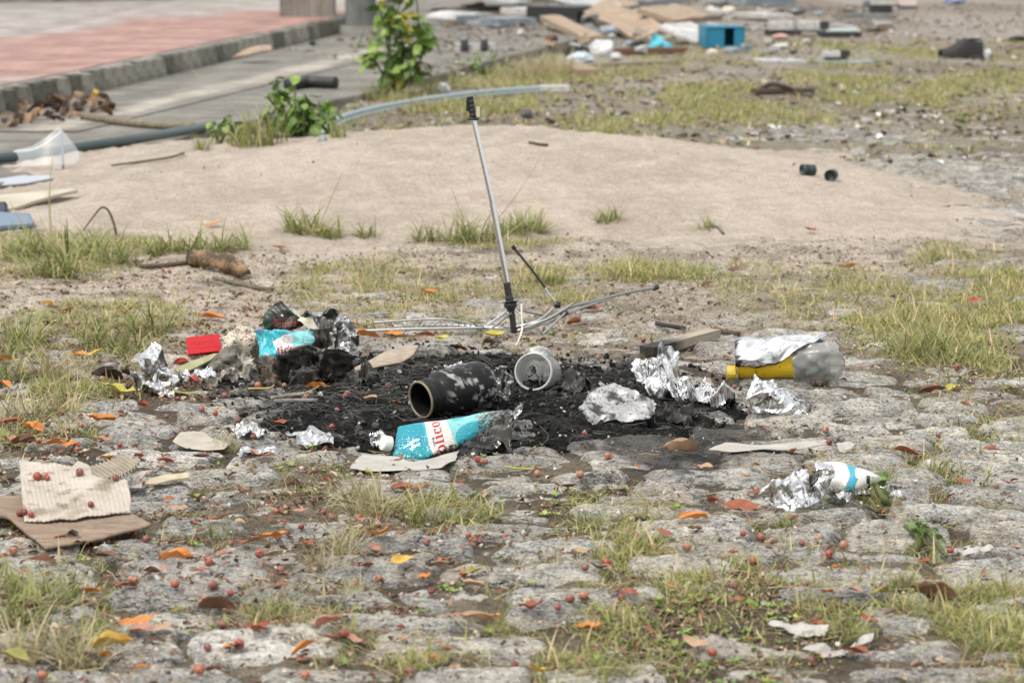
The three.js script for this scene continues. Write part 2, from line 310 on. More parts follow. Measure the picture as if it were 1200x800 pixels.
// a cut sheet, an inflated bag or a board in its own plane: a along, b up the sheet, c out of it
function sheetGeo(outline, { rings = 12, segs = 72, disp = () => 0, pillow = 0, thick = 0, jag = 0, seed = 1, color = null, smooth = false } = {}) {
  let pts = outline.map(p => new THREE.Vector2(p[0], p[1]));
  const cx = pts.reduce((s, p) => s + p.x, 0) / pts.length, cy = pts.reduce((s, p) => s + p.y, 0) / pts.length;
  const len = [0]; for (let i = 0; i < pts.length; i++) len.push(len[i] + pts[i].distanceTo(pts[(i + 1) % pts.length]));
  const tot = len[pts.length], rim = [];
  const spline = smooth ? new THREE.SplineCurve([...pts, pts[0]]) : null;
  for (let s = 0; s < segs; s++) {
    let p;
    if (spline) p = spline.getPoint(s / segs);
    else { const t = s / segs * tot; let i = 0; while (len[i + 1] < t) i++; p = pts[i].clone().lerp(pts[(i + 1) % pts.length], (t - len[i]) / Math.max(1e-9, len[i + 1] - len[i])); }
    if (jag) { const w = 1 + jag * noise(s * 0.9, seed * 1.7, 5) + jag * 0.6 * noise(s * 0.31, seed, 6); p.x = cx + (p.x - cx) * w; p.y = cy + (p.y - cy) * w; }
    rim.push(p);
  }
  const xs = rim.map(p => p.x), ys = rim.map(p => p.y), x0 = Math.min(...xs), x1 = Math.max(...xs), y0 = Math.min(...ys), y1 = Math.max(...ys);
  const P = [], C = [], U = [], I = [];
  const layer = (sign) => {
    const base = P.length / 3;
    const put = (a, b, r) => {
      const q = pillow * Math.pow(Math.max(0, 1 - r * r), 0.5);
      P.push(a, b, disp(a, b, r) + (sign > 0 ? q : -q - thick)); const u = (a - x0) / (x1 - x0), v = (b - y0) / (y1 - y0); U.push(u, v); C.push(...(color ? color(u, v, r, a, b) : [1, 1, 1]));
    };
    put(cx, cy, 0);
    for (let k = 1; k <= rings; k++) for (let s = 0; s < segs; s++) { const r = k / rings; put(lerp(cx, rim[s].x, r), lerp(cy, rim[s].y, r), r); }
    for (let s = 0; s < segs; s++) { const t = (s + 1) % segs; const f = (a, b, c) => sign > 0 ? I.push(base + a, base + b, base + c) : I.push(base + a, base + c, base + b); f(0, 1 + s, 1 + t); for (let k = 1; k < rings; k++) { const a = 1 + (k - 1) * segs; f(a + s, a + segs + s, a + segs + t); f(a + s, a + segs + t, a + t); } }
    return base + 1 + (rings - 1) * segs;
  };
  const top = layer(1);
  if (pillow || thick) { const bot = layer(-1); if (thick) for (let s = 0; s < segs; s++) { const t = (s + 1) % segs; I.push(top + s, bot + s, bot + t, top + s, bot + t, top + t); } }
  const g = new THREE.BufferGeometry();
  g.setAttribute('position', new THREE.Float32BufferAttribute(P, 3)); g.setAttribute('uv', new THREE.Float32BufferAttribute(U, 2)); g.setAttribute('color', new THREE.Float32BufferAttribute(C, 3));
  g.setIndex(I); g.computeVertexNormals(); return g;
}
// the plane a sheet lies in: through the ground where its foot stands, tilted back from the ground
function frame(ax, ay, tilt = 0, yaw = 0, lift = 0.004, base = null) {
  const B = base ? base.clone() : hit(ax, ay); B.y += lift;
  const t = tilt * Math.PI / 180, w = yaw * Math.PI / 180, c = Math.cos(w), s = Math.sin(w);
  const R = new THREE.Vector3(c, 0, -s), A = new THREE.Vector3(-s, 0, -c);
  const U = A.multiplyScalar(Math.cos(t)).add(new THREE.Vector3(0, Math.sin(t), 0)), N = R.clone().cross(U);
  const M = new THREE.Matrix4().makeBasis(R, U, N);
  return { B, R, U, N, M, local(px, py) { const r = ray(px, py), k = B.clone().sub(EYE).dot(N) / r.dot(N), p = r.multiplyScalar(k).add(EYE).sub(B); return [p.dot(R), p.dot(U)]; } };
}
function onFrame(mesh, f) { mesh.applyMatrix4(f.M); mesh.position.copy(f.B); return mesh; }
function sheetMesh(outlinePx, f, mat, o) { return onFrame(new THREE.Mesh(sheetGeo(outlinePx.map(p => f.local(p[0], p[1])), o), mat), f); }
function rod(points, radius, { sides = 8, steps = 0, cap = true, curve = true, color = null } = {}) {   // radius: number or t -> number
  const path = curve && points.length > 2 ? new THREE.CatmullRomCurve3(points) : null;
  const n = steps || (path ? points.length * 6 : Math.max(1, points.length - 1)), P = [], U = [], I = [], C = [];
  const at = t => { if (path) return path.getPoint(t); const k = Math.min(points.length - 2, Math.floor(t * (points.length - 1))); return points[k].clone().lerp(points[k + 1], t * (points.length - 1) - k); };
  let nrm = null, L = 0, last = null;
  for (let i = 0; i <= n; i++) {
    const t = i / n, p = at(t), q = at(Math.min(1, t + 0.01)).sub(at(Math.max(0, t - 0.01))).normalize();
    if (!nrm) nrm = Math.abs(q.y) < 0.9 ? new THREE.Vector3(0, 1, 0) : new THREE.Vector3(1, 0, 0);
    nrm = nrm.clone().sub(q.clone().multiplyScalar(nrm.dot(q))).normalize();
    const b = q.clone().cross(nrm), r = typeof radius === 'function' ? radius(t) : radius;
    if (last) L += p.distanceTo(last); last = p;
    for (let s = 0; s <= sides; s++) { const a = s / sides * 2 * Math.PI, v = nrm.clone().multiplyScalar(Math.cos(a) * r).add(b.clone().multiplyScalar(Math.sin(a) * r)).add(p); P.push(v.x, v.y, v.z); U.push(s / sides * 0.1, L); C.push(...(color ? color(t, a) : [1, 1, 1])); }
  }
  for (let i = 0; i < n; i++) for (let s = 0; s < sides; s++) { const a = i * (sides + 1) + s, b = a + sides + 1; I.push(a, b, a + 1, b, b + 1, a + 1); }
  if (cap) for (const i of [0, n]) { const c = P.length / 3, p = at(i / n); P.push(p.x, p.y, p.z); U.push(0, 0); C.push(...(color ? color(i / n, 0) : [1, 1, 1])); for (let s = 0; s < sides; s++) { const a = i * (sides + 1) + s; i ? I.push(a, c, a + 1) : I.push(a, a + 1, c); } }
  const g = new THREE.BufferGeometry();
  g.setAttribute('position', new THREE.Float32BufferAttribute(P, 3)); g.setAttribute('uv', new THREE.Float32BufferAttribute(U, 2)); g.setAttribute('color', new THREE.Float32BufferAttribute(C, 3));
  g.setIndex(I); g.computeVertexNormals(); return g;
}
function lump(rx, ry, rz, seed, rough = 0.35, detail = 4, color = null) {                 // a rough clod, bag or stone
  const g = new THREE.IcosahedronGeometry(1, detail), p = g.attributes.position, C = [];
  const cr = crumpler(seed, 0.9, 8);
  for (let i = 0; i < p.count; i++) {
    const x = p.getX(i), y = p.getY(i), z = p.getZ(i);
    const k = 1 + rough * (0.6 * cr(x + z * 0.7, y - z * 0.6) + 0.6 * noise(x * 2.1 + seed, y * 2.1 + z * 1.7, seed) + (detail > 5 ? 0.5 * fbm(x * 6 + z * 4 + seed, y * 6 - z * 3, seed + 9, 3) : 0));
    p.setXYZ(i, x * k * rx, y * k * ry, z * k * rz); C.push(...(color ? color(x, y, z) : [1, 1, 1]));
  }
  g.setAttribute('color', new THREE.Float32BufferAttribute(C, 3)); g.computeVertexNormals(); return g;
}
function worn(w, h, d, seed, bend = 0) {                        // a board with chipped edges, foot on y = 0
  const g = new THREE.BoxGeometry(w, h, d, 10, 2, 4), p = g.attributes.position;
  for (let i = 0; i < p.count; i++) { const x = p.getX(i), y = p.getY(i), z = p.getZ(i), e = Math.abs(x) > w * 0.49 ? 1 : 0.25; p.setXYZ(i, x + e * 0.05 * w * noise(z / d * 3, seed, 7) * 0.5, y + h / 2 + bend * (x / w * 2) ** 2, z + 0.05 * d * noise(x / w * 5, seed + z, 8)); }
  g.computeVertexNormals(); return g;
}
function canvasTex(w, h, draw) { const c = document.createElement('canvas'); c.width = w; c.height = h; const k = c.getContext('2d'); draw(k, w, h); const t = new THREE.CanvasTexture(c); t.colorSpace = THREE.SRGBColorSpace; t.magFilter = THREE.LinearFilter; t.needsUpdate = true; return t; }
function speckle(k, w, h, seed, n, cols, r0, r1) { const R = rng(seed); for (let i = 0; i < n; i++) { k.fillStyle = cols[Math.floor(R() * cols.length)]; const r = lerp(r0, r1, R() * R()); k.beginPath(); k.ellipse(R() * w, R() * h, r * (0.6 + R()), r * (0.5 + 0.6 * R()), R() * 3, 0, 7); k.fill(); } }

// ================================================================ concrete apron, platform, pillar
const concrete = std(0.265, 0.252, 0.222, { map: concreteMap, bumpMap: soilBump, bumpScale: 0.004, roughness: 0.92 });
function plateGeo(poly, y0, y1) {                              // poly of [x, d]; top at y1, skirt to y0; uv in metres
  const sh = new THREE.Shape(poly.map(([x, d]) => new THREE.Vector2(x, d)));
  const g = new THREE.ExtrudeGeometry(sh, { depth: y1 - y0, bevelEnabled: true, bevelThickness: 0.008, bevelSize: 0.008, bevelSegments: 2 });
  g.rotateX(-Math.PI / 2); g.translate(0, y0, 0);
  const p = g.attributes.position, n = g.attributes.normal, u = g.attributes.uv;
  for (let i = 0; i < p.count; i++) u.setXY(i, (p.getX(i) + (Math.abs(n.getX(i)) > 0.7 ? p.getY(i) : 0)) / 1.4, (p.getZ(i) + (Math.abs(n.getY(i)) < 0.5 ? p.getY(i) : 0)) / 1.4);
  return g;
}
const kerbX = d => -2.155 + 0.118 * (d - 10.43);
{
  const edge = []; for (let d = 7; d <= 40; d += 0.3) edge.push([slabEdge(d), d]);
  const apron = new THREE.Group();
  part(apron, plateGeo([...edge, [-9, 40], [-9, 7]], -0.1, SLAB - 0.008), concrete, 'slab');
  // pale worn gutter line along the apron
  const a = hit(40, 155), b = hit(450, 58);
  const g = gridGeo(16, 120, (i, j) => { const u = i / 16 * 2 - 1, t = j / 120, x = lerp(a.x, b.x, t) + u * 0.17, d = lerp(-a.z, -b.z, t), k = sstep(0.35, 0.75, 1 - Math.abs(u) + 0.35 * fbm(x * 7, d * 3, 141, 4)); return { p: [x, SLAB + 0.004, -d], c: mix3([0.275, 0.26, 0.23], [0.47, 0.435, 0.375], k), uv: [x / 1.4, d / 1.4] }; });
  part(apron, g, new THREE.MeshStandardMaterial({ map: concreteMap, vertexColors: true, roughness: 0.92, side: THREE.DoubleSide }), 'pale_line', 'pale cement line along the apron');
  setting(apron, 'concrete_apron');
}
{
  const plat = new THREE.Group(), top = 0.155;
  part(plat, plateGeo([[kerbX(6) - 0.1, 6], [kerbX(19.6) - 0.1, 19.6], [kerbX(19.6) - 0.1, 34], [-14, 34], [-14, 6]], -0.1, top - 0.008), std(0.46, 0.43, 0.40, { map: concreteMap, roughness: 0.9 }), 'deck');
  // worn red paint on the deck: a field whose edge is eaten by noise, 4 mm proud
  const red = gridGeo(60, 150, (i, j) => {
    const d = 9 + 11 * j / 150, x = kerbX(d) - 0.12 - 1.9 * i / 60;
    const wear = clamp(sstep(-0.15, 0.5, fbm(x * 1.2, d * 0.9, 131, 4) + 0.9 * sstep(0.55, 1.5, (kerbX(d) - x) / 1.3) - 0.15) + 0.15 * noise(x * 9, d * 9, 132));
    return { p: [x, top + 0.004, -d], c: mix3([0.47, 0.28, 0.24], [0.47, 0.42, 0.40], wear), uv: [x / 1.4, d / 1.4] };
  });
  part(plat, red, new THREE.MeshStandardMaterial({ map: concreteMap, vertexColors: true, roughness: 0.9, side: THREE.DoubleSide }), 'red_paint', 'worn red painted deck');
  const R = rng(9), kerbMats = [std(0.23, 0.225, 0.185, { map: concreteMap }), std(0.13, 0.128, 0.10, { map: concreteMap }), std(0.33, 0.32, 0.27, { map: concreteMap })];
  const block = new THREE.BoxGeometry(0.1, 0.17, 0.165, 4, 3, 6);
  { const p = block.attributes.position; for (let i = 0; i < p.count; i++) { const y = p.getY(i), z = p.getZ(i); if (p.getX(i) > 0) p.setX(i, 0.05 - 0.05 * Math.pow(Math.abs(z) / 0.0825, 3) - 0.02 * Math.max(0, y / 0.1) ** 2); } block.computeVertexNormals(); }
  let n = 0;
  for (let d = 8; d < 19.4; d += 0.19) { const m = part(plat, block, kerbMats[Math.floor(R() * 3)], n++ ? 'kerb_stone_' + String(n - 1).padStart(3, '0') : 'kerb_stone'); m.position.set(kerbX(d) - 0.045, 0.07 + 0.01 * (R() - 0.5), -d); m.rotation.y = -0.123 + 0.03 * (R() - 0.5); }
  setting(plat, 'platform');
  const wall = new THREE.Mesh(plateGeo([[-7, 20.4], [-3.1, 22.6], [-3.1, 23], [-7, 21]], 0.1, 2.4), std(0.34, 0.335, 0.32, { map: concreteMap }));
  add(wall, 'rear_wall', 'grey weathered cement wall behind the red platform', 'wall');
}
{
  const p = hit(358, 36), g = new THREE.Group();
  g.position.set(p.x, 0, p.z - 0.2);
  const body = worn(0.40, 2.6, 0.34, 3); part(g, body, std(0.42, 0.395, 0.355, { map: scaled(concreteMap, 0.6), bumpMap: soilBump, bumpScale: 0.01 }), 'shaft');
  part(g, worn(0.46, 0.06, 0.40, 5), std(0.36, 0.34, 0.30, { map: concreteMap }), 'plinth');
  add(g, 'concrete_pillar', 'rough concrete pillar at the corner of the red platform', 'pillar');
  const q = hit(423, 40), h = new THREE.Group(); h.position.set(q.x, 0, q.z);
  const post = new THREE.CylinderGeometry(0.105, 0.115, 2.6, 20, 8); post.translate(0, 1.3, 0);
  part(h, post, std(0.21, 0.23, 0.215, { map: concreteMap, roughness: 0.6 }), 'tube');
  part(h, new THREE.CylinderGeometry(0.15, 0.17, 0.07, 20).translate(0, 0.08, 0), std(0.33, 0.32, 0.29, { map: concreteMap }), 'footing');
  add(h, 'metal_post', 'dark grey round metal post beside the concrete pillar', 'post');
}

// ================================================================ wreckage and rubbish at the far end of the yard
const M = {
  white: std(0.72, 0.72, 0.70, { map: concreteMap, roughness: 0.7 }), pale: std(0.60, 0.62, 0.64, { map: concreteMap, roughness: 0.6 }), blueGrey: std(0.36, 0.42, 0.47, { map: concreteMap, roughness: 0.6 }),
  tan: std(0.50, 0.385, 0.285, { map: woodMap }), wood: std(0.42, 0.32, 0.22, { map: woodMap }), greyWood: std(0.36, 0.32, 0.265, { map: woodMap }), dark: std(0.03, 0.032, 0.034, { roughness: 0.5 }), slate: std(0.13, 0.15, 0.165, { roughness: 0.5 }),
  blue: std(0.015, 0.20, 0.33, { roughness: 0.45 }), aqua: std(0.10, 0.47, 0.58, { roughness: 0.6 }), brown: std(0.22, 0.13, 0.08, { map: woodMap }), pink: std(0.6, 0.35, 0.33, { roughness: 0.7 }),
};
function wreck(name, label, cat, x0, y0, x1, y1, mat, { h = 0.02, w = 0.12, lift = 0, roll = 0, seed = 1, bend = 0, rise = 0, group } = {}) {  // a board between two pixels of the ground
  const a = hit(x0, y0), b = hit(x1, y1), L = Math.hypot(a.x - b.x, a.z - b.z) || 0.1;
  const m = new THREE.Mesh(worn(L, h, w, seed, bend), mat);
  m.position.set((a.x + b.x) / 2, (a.y + b.y) / 2 + lift, (a.z + b.z) / 2);
  m.rotation.set(roll, Math.atan2(-(b.z - a.z), b.x - a.x), Math.atan2(b.y - a.y + rise, L), 'YXZ');
  return add(m, name, label, cat, group);
}
wreck('panel_sheet', 'pale grey plastic panel at the back of the wreckage', 'panel', 548, 14, 612, 6, M.pale, { w: 0.9, h: 0.02, lift: 0.12, roll: 0.12, seed: 2 });
wreck('panel_sheet', 'white bowed sheet lying before the pale grey panel', 'panel', 520, 25, 570, 24, M.white, { w: 0.7, h: 0.015, lift: 0.06, seed: 3, bend: -0.05 });
wreck('slab_board', 'blue-grey slab lying beside the white bowed sheet', 'board', 572, 30, 616, 29, M.blueGrey, { w: 0.35, h: 0.06, seed: 4 });
wreck('slab_board', 'white slab between blue-grey slab and tan plank', 'board', 616, 22, 646, 24, M.white, { w: 0.5, h: 0.05, lift: 0.05, seed: 5 });
wreck('panel_sheet', 'pale blue sheet leaning on the rubble heap', 'panel', 640, 20, 690, 16, M.pale, { w: 0.8, h: 0.015, lift: 0.16, roll: 0.25, seed: 6 });
wreck('cabinet_panel', 'dark open cabinet carcass under the pale blue sheet', 'panel', 648, 27, 700, 24, M.dark, { w: 0.5, h: 0.13, seed: 7 });
wreck('plank', 'narrow pale tan plank sloping down from the rubble heap', 'plank', 643, 34, 698, 52, M.tan, { w: 0.16, h: 0.04, lift: 0.04, rise: -0.05, seed: 8 });
wreck('plank', 'broad tan board slanting across the rubble heap', 'plank', 700, 26, 764, 50, M.tan, { w: 0.26, h: 0.04, lift: 0.07, roll: 0.3, rise: -0.08, seed: 9 });
wreck('plank', 'splintered tan board end lying in the dry grass', 'plank', 668, 80, 690, 90, M.wood, { w: 0.12, h: 0.04, seed: 10 });
wreck('plank', 'brown plank under the broad tan board', 'plank', 705, 64, 800, 62, M.brown, { w: 0.2, h: 0.04, seed: 11 });
wreck('plank', 'grey weathered plank behind the blue crate', 'plank', 790, 34, 830, 30, M.greyWood, { w: 0.25, h: 0.05, lift: 0.08, roll: 0.3, seed: 12 });
wreck('panel_sheet', 'white panel propped beside the blue crate', 'panel', 790, 52, 828, 46, M.white, { w: 0.3, h: 0.02, lift: 0.06, roll: 0.35, seed: 13 });
wreck('plank', 'tan plank behind the aqua plastic scrap', 'plank', 765, 44, 812, 38, M.tan, { w: 0.3, h: 0.04, lift: 0.14, roll: 0.3, seed: 14 });
wreck('panel_sheet', 'long white slat beyond the blue crate', 'panel', 874, 22, 916, 25, M.white, { w: 0.25, h: 0.04, lift: 0.02, seed: 15 });
wreck('panel_sheet', 'grey sheet lying flat on the wet ground', 'panel', 886, 72, 938, 72, M.pale, { w: 0.35, h: 0.012, seed: 16 });
wreck('panel_sheet', 'flat grey sheet under a white carton', 'panel', 966, 73, 1020, 74, M.blueGrey, { w: 0.3, h: 0.012, seed: 17 });
wreck('panel_sheet', 'slate slab with tan edge in the rubble heap', 'panel', 735, 22, 790, 12, M.slate, { w: 0.6, h: 0.05, lift: 0.05, roll: -0.2, seed: 18 });
wreck('plank', 'thin tan strip across the top of the rubble', 'plank', 715, 5, 770, 3, M.tan, { w: 0.3, h: 0.05, lift: 0.1, seed: 19 });
wreck('panel_sheet', 'white panel lying on the concrete behind the rubble', 'panel', 690, 8, 745, 12, M.white, { w: 1.0, h: 0.03, lift: 0.1, seed: 20 });
wreck('plank', 'weathered grey batten behind the dark cabinet', 'plank', 600, 12, 660, 10, M.greyWood, { w: 0.2, h: 0.06, lift: 0.06, seed: 21 });
wreck('cloth_roll', 'grey blue rag bundle beyond the white foam blocks', 'rag', 856, 6, 912, 5, M.blueGrey, { w: 0.5, h: 0.14, seed: 22 });
wreck('plank', 'dark brown plank edge beside the grass', 'plank', 700, 78, 790, 74, M.greyWood, { w: 0.10, h: 0.02, seed: 23 });
function lumpAt(name, label, cat, px, py, wpx, hpx, mat, seed, rough = 0.3, depth = 0.7, group) {
  const p = hit(px, py), k = perM(-p.z), m = new THREE.Mesh(lump(wpx / k / 2, hpx / k / 2, wpx / k / 2 * depth, seed, rough, 3), mat);
  m.position.set(p.x, p.y + hpx / k * 0.42, p.z); m.rotation.y = seed; return add(m, name, label, cat, group);
}
const film = phys(0.80, 0.83, 0.86, { roughness: 0.35, transmission: 0.25, thickness: 0 });
lumpAt('plastic_bag', 'crumpled white plastic bag beneath the tan plank', 'bag', 705, 66, 28, 22, film, 31, 0.35);
lumpAt('plastic_bag', 'flattened pale blue plastic bag beside the tan board end', 'bag', 681, 74, 36, 14, std(0.50, 0.57, 0.65, { roughness: 0.4 }), 32, 0.35);
lumpAt('foam_block', 'rounded white foam lump beside the white bag', 'foam', 722, 71, 20, 11, M.white, 33, 0.15);
lumpAt('foam_block', 'large white foam block behind the blue crate', 'foam', 834, 20, 24, 14, M.white, 34, 0.2);
lumpAt('foam_block', 'smaller cream foam block behind the blue crate', 'foam', 853, 17, 18, 11, std(0.7, 0.62, 0.52), 35, 0.2);
lumpAt('foam_block', 'small white foam crumb on the concrete apron', 'foam', 610, 42, 12, 9, M.white, 36, 0.2);
lumpAt('foam_block', 'pinkish foam scrap in front of the dark appliance base', 'foam', 915, 46, 22, 7, M.pink, 37, 0.2);
lumpAt('foam_block', 'tiny white foam bit before the flat dark device', 'foam', 945, 51, 11, 6, M.white, 38, 0.2);
lumpAt('foam_block', 'white crumpled scrap beside the black shoe', 'foam', 1158, 68, 10, 11, film, 39, 0.3);
lumpAt('foam_block', 'cream foam scrap before the blue crate', 'foam', 835, 64, 14, 8, std(0.68, 0.6, 0.52), 40, 0.3);
lumpAt('plastic_bag', 'blue and white plastic bag far up the yard', 'bag', 1121, 4, 28, 10, std(0.35, 0.42, 0.65, { roughness: 0.5 }), 41, 0.3);
lumpAt('foam_block', 'round white ball of foam on the wet ground', 'foam', 1073, 45, 6, 5, M.white, 42, 0.05);
lumpAt('black_rag', 'black rag lying beyond the shoe', 'rag', 1194, 50, 28, 9, std(0.015, 0.015, 0.016), 43, 0.3);
lumpAt('stone_chunk', 'dark rock among the planks of the rubble', 'rock', 750, 30, 44, 18, std(0.10, 0.10, 0.095, { map: soilMap }), 44, 0.3);
lumpAt('grey_clod', 'small dark grey clod on the grass behind the sand', 'clod', 617, 138, 18, 12, std(0.20, 0.20, 0.20, { map: soilMap }), 45, 0.3);
lumpAt('plastic_bag', 'clear plastic wad at the root of the vine', 'bag', 520, 110, 18, 14, film, 46, 0.35);
{ // crate, open towards the camera
  const p = hit(850, 56), k = perM(-p.z), w = 47 / k, h = 25 / k, dp = 0.26, t = 0.012, g = new THREE.Group(); g.position.copy(p); g.rotation.y = 0.12;
  part(g, new THREE.BoxGeometry(w, t, dp).translate(0, t / 2 + 0.001, -dp / 2), M.blue, 'bottom');
  part(g, new THREE.BoxGeometry(w, t, dp).translate(0, h - t / 2, -dp / 2), M.blue, 'top');
  part(g, new THREE.BoxGeometry(w - 2 * t, h - 2 * t - 0.002, t).translate(0, h / 2, -dp + t / 2), M.blue, 'back');
  for (const s of [-1, 1]) part(g, new THREE.BoxGeometry(t, h - 2 * t - 0.002, dp).translate(s * (w / 2 - t / 2), h / 2, -dp / 2), M.blue, 'side');
  part(g, new THREE.BoxGeometry(w * 0.46, h - 2 * t - 0.004, t).translate(-w * 0.25, h / 2, -t), M.blue, 'door');
  part(g, new THREE.BoxGeometry(w * 0.24, h - 2 * t - 0.004, t).translate(w * 0.355, h / 2, -t), M.blue, 'door_stile');
  add(g, 'blue_crate', 'blue plastic crate lying on its side with dark opening', 'crate');
}
{ // aqua scrap: a bent sheet standing in a wedge
  const f = frame(776, 61, 55, 10), m = sheetMesh([[757, 58], [766, 40], [776, 37], [784, 48], [795, 60], [783, 61], [775, 52], [766, 60]], f, M.aqua, { disp: crumpler(5, 0.12), thick: 0.006, segs: 48, rings: 6 });
  const q = m.geometry.attributes.position; for (let i = 0; i < q.count; i++) q.setZ(i, q.getZ(i) * (Math.abs(q.getZ(i)) > 0.02 ? 0.05 : 1)); m.geometry.computeVertexNormals();
  add(m, 'aqua_scrap', 'bent aqua plastic scrap on the rubble before the tan board', 'plastic');
}
function device(name, label, px, py, w, h, d, yaw, parts) { const p = hit(px, py), g = new THREE.Group(); g.position.copy(p); g.rotation.y = yaw; part(g, worn(w, h, d, px), M.dark, 'base'); for (const [n, x, y, z, a, b, c, mat] of parts) part(g, new THREE.BoxGeometry(a, b, c).translate(x, y + b / 2 + 0.002, z), mat, n); return add(g, name, label, 'appliance'); }
device('appliance_base', 'flat dark appliance base with two white boxes on it', 930, 39, 0.44, 0.03, 0.3, -0.1, [['housing', -0.1, 0.03, 0, 0.19, 0.06, 0.2, M.white], ['housing', 0.12, 0.03, 0, 0.17, 0.06, 0.2, M.white]]);
device('appliance_base', 'flat dark device with pale green lid', 983, 42, 0.30, 0.035, 0.3, 0.05, [['lid', 0.02, 0.035, -0.02, 0.26, 0.012, 0.26, std(0.5, 0.58, 0.55)], ['knob', -0.11, 0.048, 0, 0.06, 0.06, 0.08, M.dark]]);
device('appliance_base', 'white carton with dark end on the flat grey sheet', 980, 72, 0.13, 0.03, 0.12, 0, [['box', -0.03, 0.03, 0, 0.10, 0.03, 0.11, M.white], ['end', 0.055, 0.03, 0, 0.05, 0.04, 0.1, M.dark]]);
device('appliance_base', 'white appliance with dark legs far up the yard', 1032, 14, 0.2, 0.07, 0.2, 0, [['box', 0, 0.07, 0, 0.17, 0.12, 0.2, M.white]]);
device('appliance_base', 'pale pink carton far up the yard', 1064, 9, 0.16, 0.02, 0.2, 0, [['box', 0, 0.02, 0, 0.15, 0.09, 0.18, std(0.7, 0.6, 0.58)]]);
device('appliance_base', 'small white tile of plastic behind the flat dark device', 1034, 30, 0.13, 0.01, 0.16, 0.2, [['tile', 0, 0.01, 0, 0.12, 0.02, 0.15, M.white]]);
{ // white tray with two black jars on the apron
  const p = hit(557, 60), k = perM(-p.z), g = new THREE.Group(); g.position.copy(p);
  part(g, worn(46 / k, 9 / k, 0.10, 2), M.white, 'block'); add(g, 'white_tray', 'white foam tray carrying two black jars', 'tray');
  for (const x of [545, 568]) { const q = hit(x, 58), j = new THREE.Group(); j.position.set(q.x, p.y + 0.006, p.z + 0.07); part(j, new THREE.LatheGeometry([[0, 0], [0.022, 0], [0.024, 0.004], [0.024, 0.07], [0, 0.07]].map(v => new THREE.Vector2(...v)), 16), M.dark, 'body'); part(j, new THREE.CylinderGeometry(0.02, 0.02, 0.014, 16).translate(0, 0.079, 0), M.pale, 'lid'); add(j, 'black_jar', 'small black jar standing at the white foam tray', 'jar', 'black jars at the tray'); }
}
for (const [x0, y0, x1, y1] of [[980, 26, 1046, 24], [985, 20, 1040, 29], [1000, 32, 1050, 22], [885, 12, 960, 16]]) { const a = hit(x0, y0), b = hit(x1, y1); a.y += 0.02; b.y += 0.03; const g = new THREE.Mesh(rod([a, a.clone().lerp(b, 0.5).add(new THREE.Vector3(0, 0.03, 0)), b].map(v => v.clone().sub(a)), 0.009), M.slate); g.position.copy(a); add(g, 'metal_rod', 'thin dark rod lying among the far wreckage', 'rod', 'rods in the wreckage'); }
{ // long grey hose along the back of the sand
  const L = [[378, 163], [384, 152], [400, 142], [440, 131], [490, 122], [540, 115], [590, 110], [636, 107]].map(([x, y]) => hit(x, y).add(new THREE.Vector3(0, 0.016, 0)));
  L[0].y -= 0.02;
  const o = L[0].clone(), g = new THREE.Group(); g.position.copy(o);
  part(g, rod(L.map(v => v.clone().sub(o)), 0.0145, { sides: 12, steps: 60 }), std(0.30, 0.35, 0.37, { roughness: 0.4 }), 'pipe');
  const L2 = L.slice(1).map(v => v.clone().sub(o).add(new THREE.Vector3(0.02, -0.012, 0.05))); part(g, rod(L2, 0.010, { sides: 10, steps: 60 }), std(0.24, 0.29, 0.29, { roughness: 0.4 }), 'pipe', 'thinner greenish pipe');
  const e = hit(650, 107).sub(o); part(g, worn(0.15, 0.03, 0.10, 4).translate(e.x, e.y, e.z), M.white, 'end_plate', 'flat white end');
  add(g, 'grey_hose', 'long grey plastic hose lying behind the sand mound', 'hose');
}
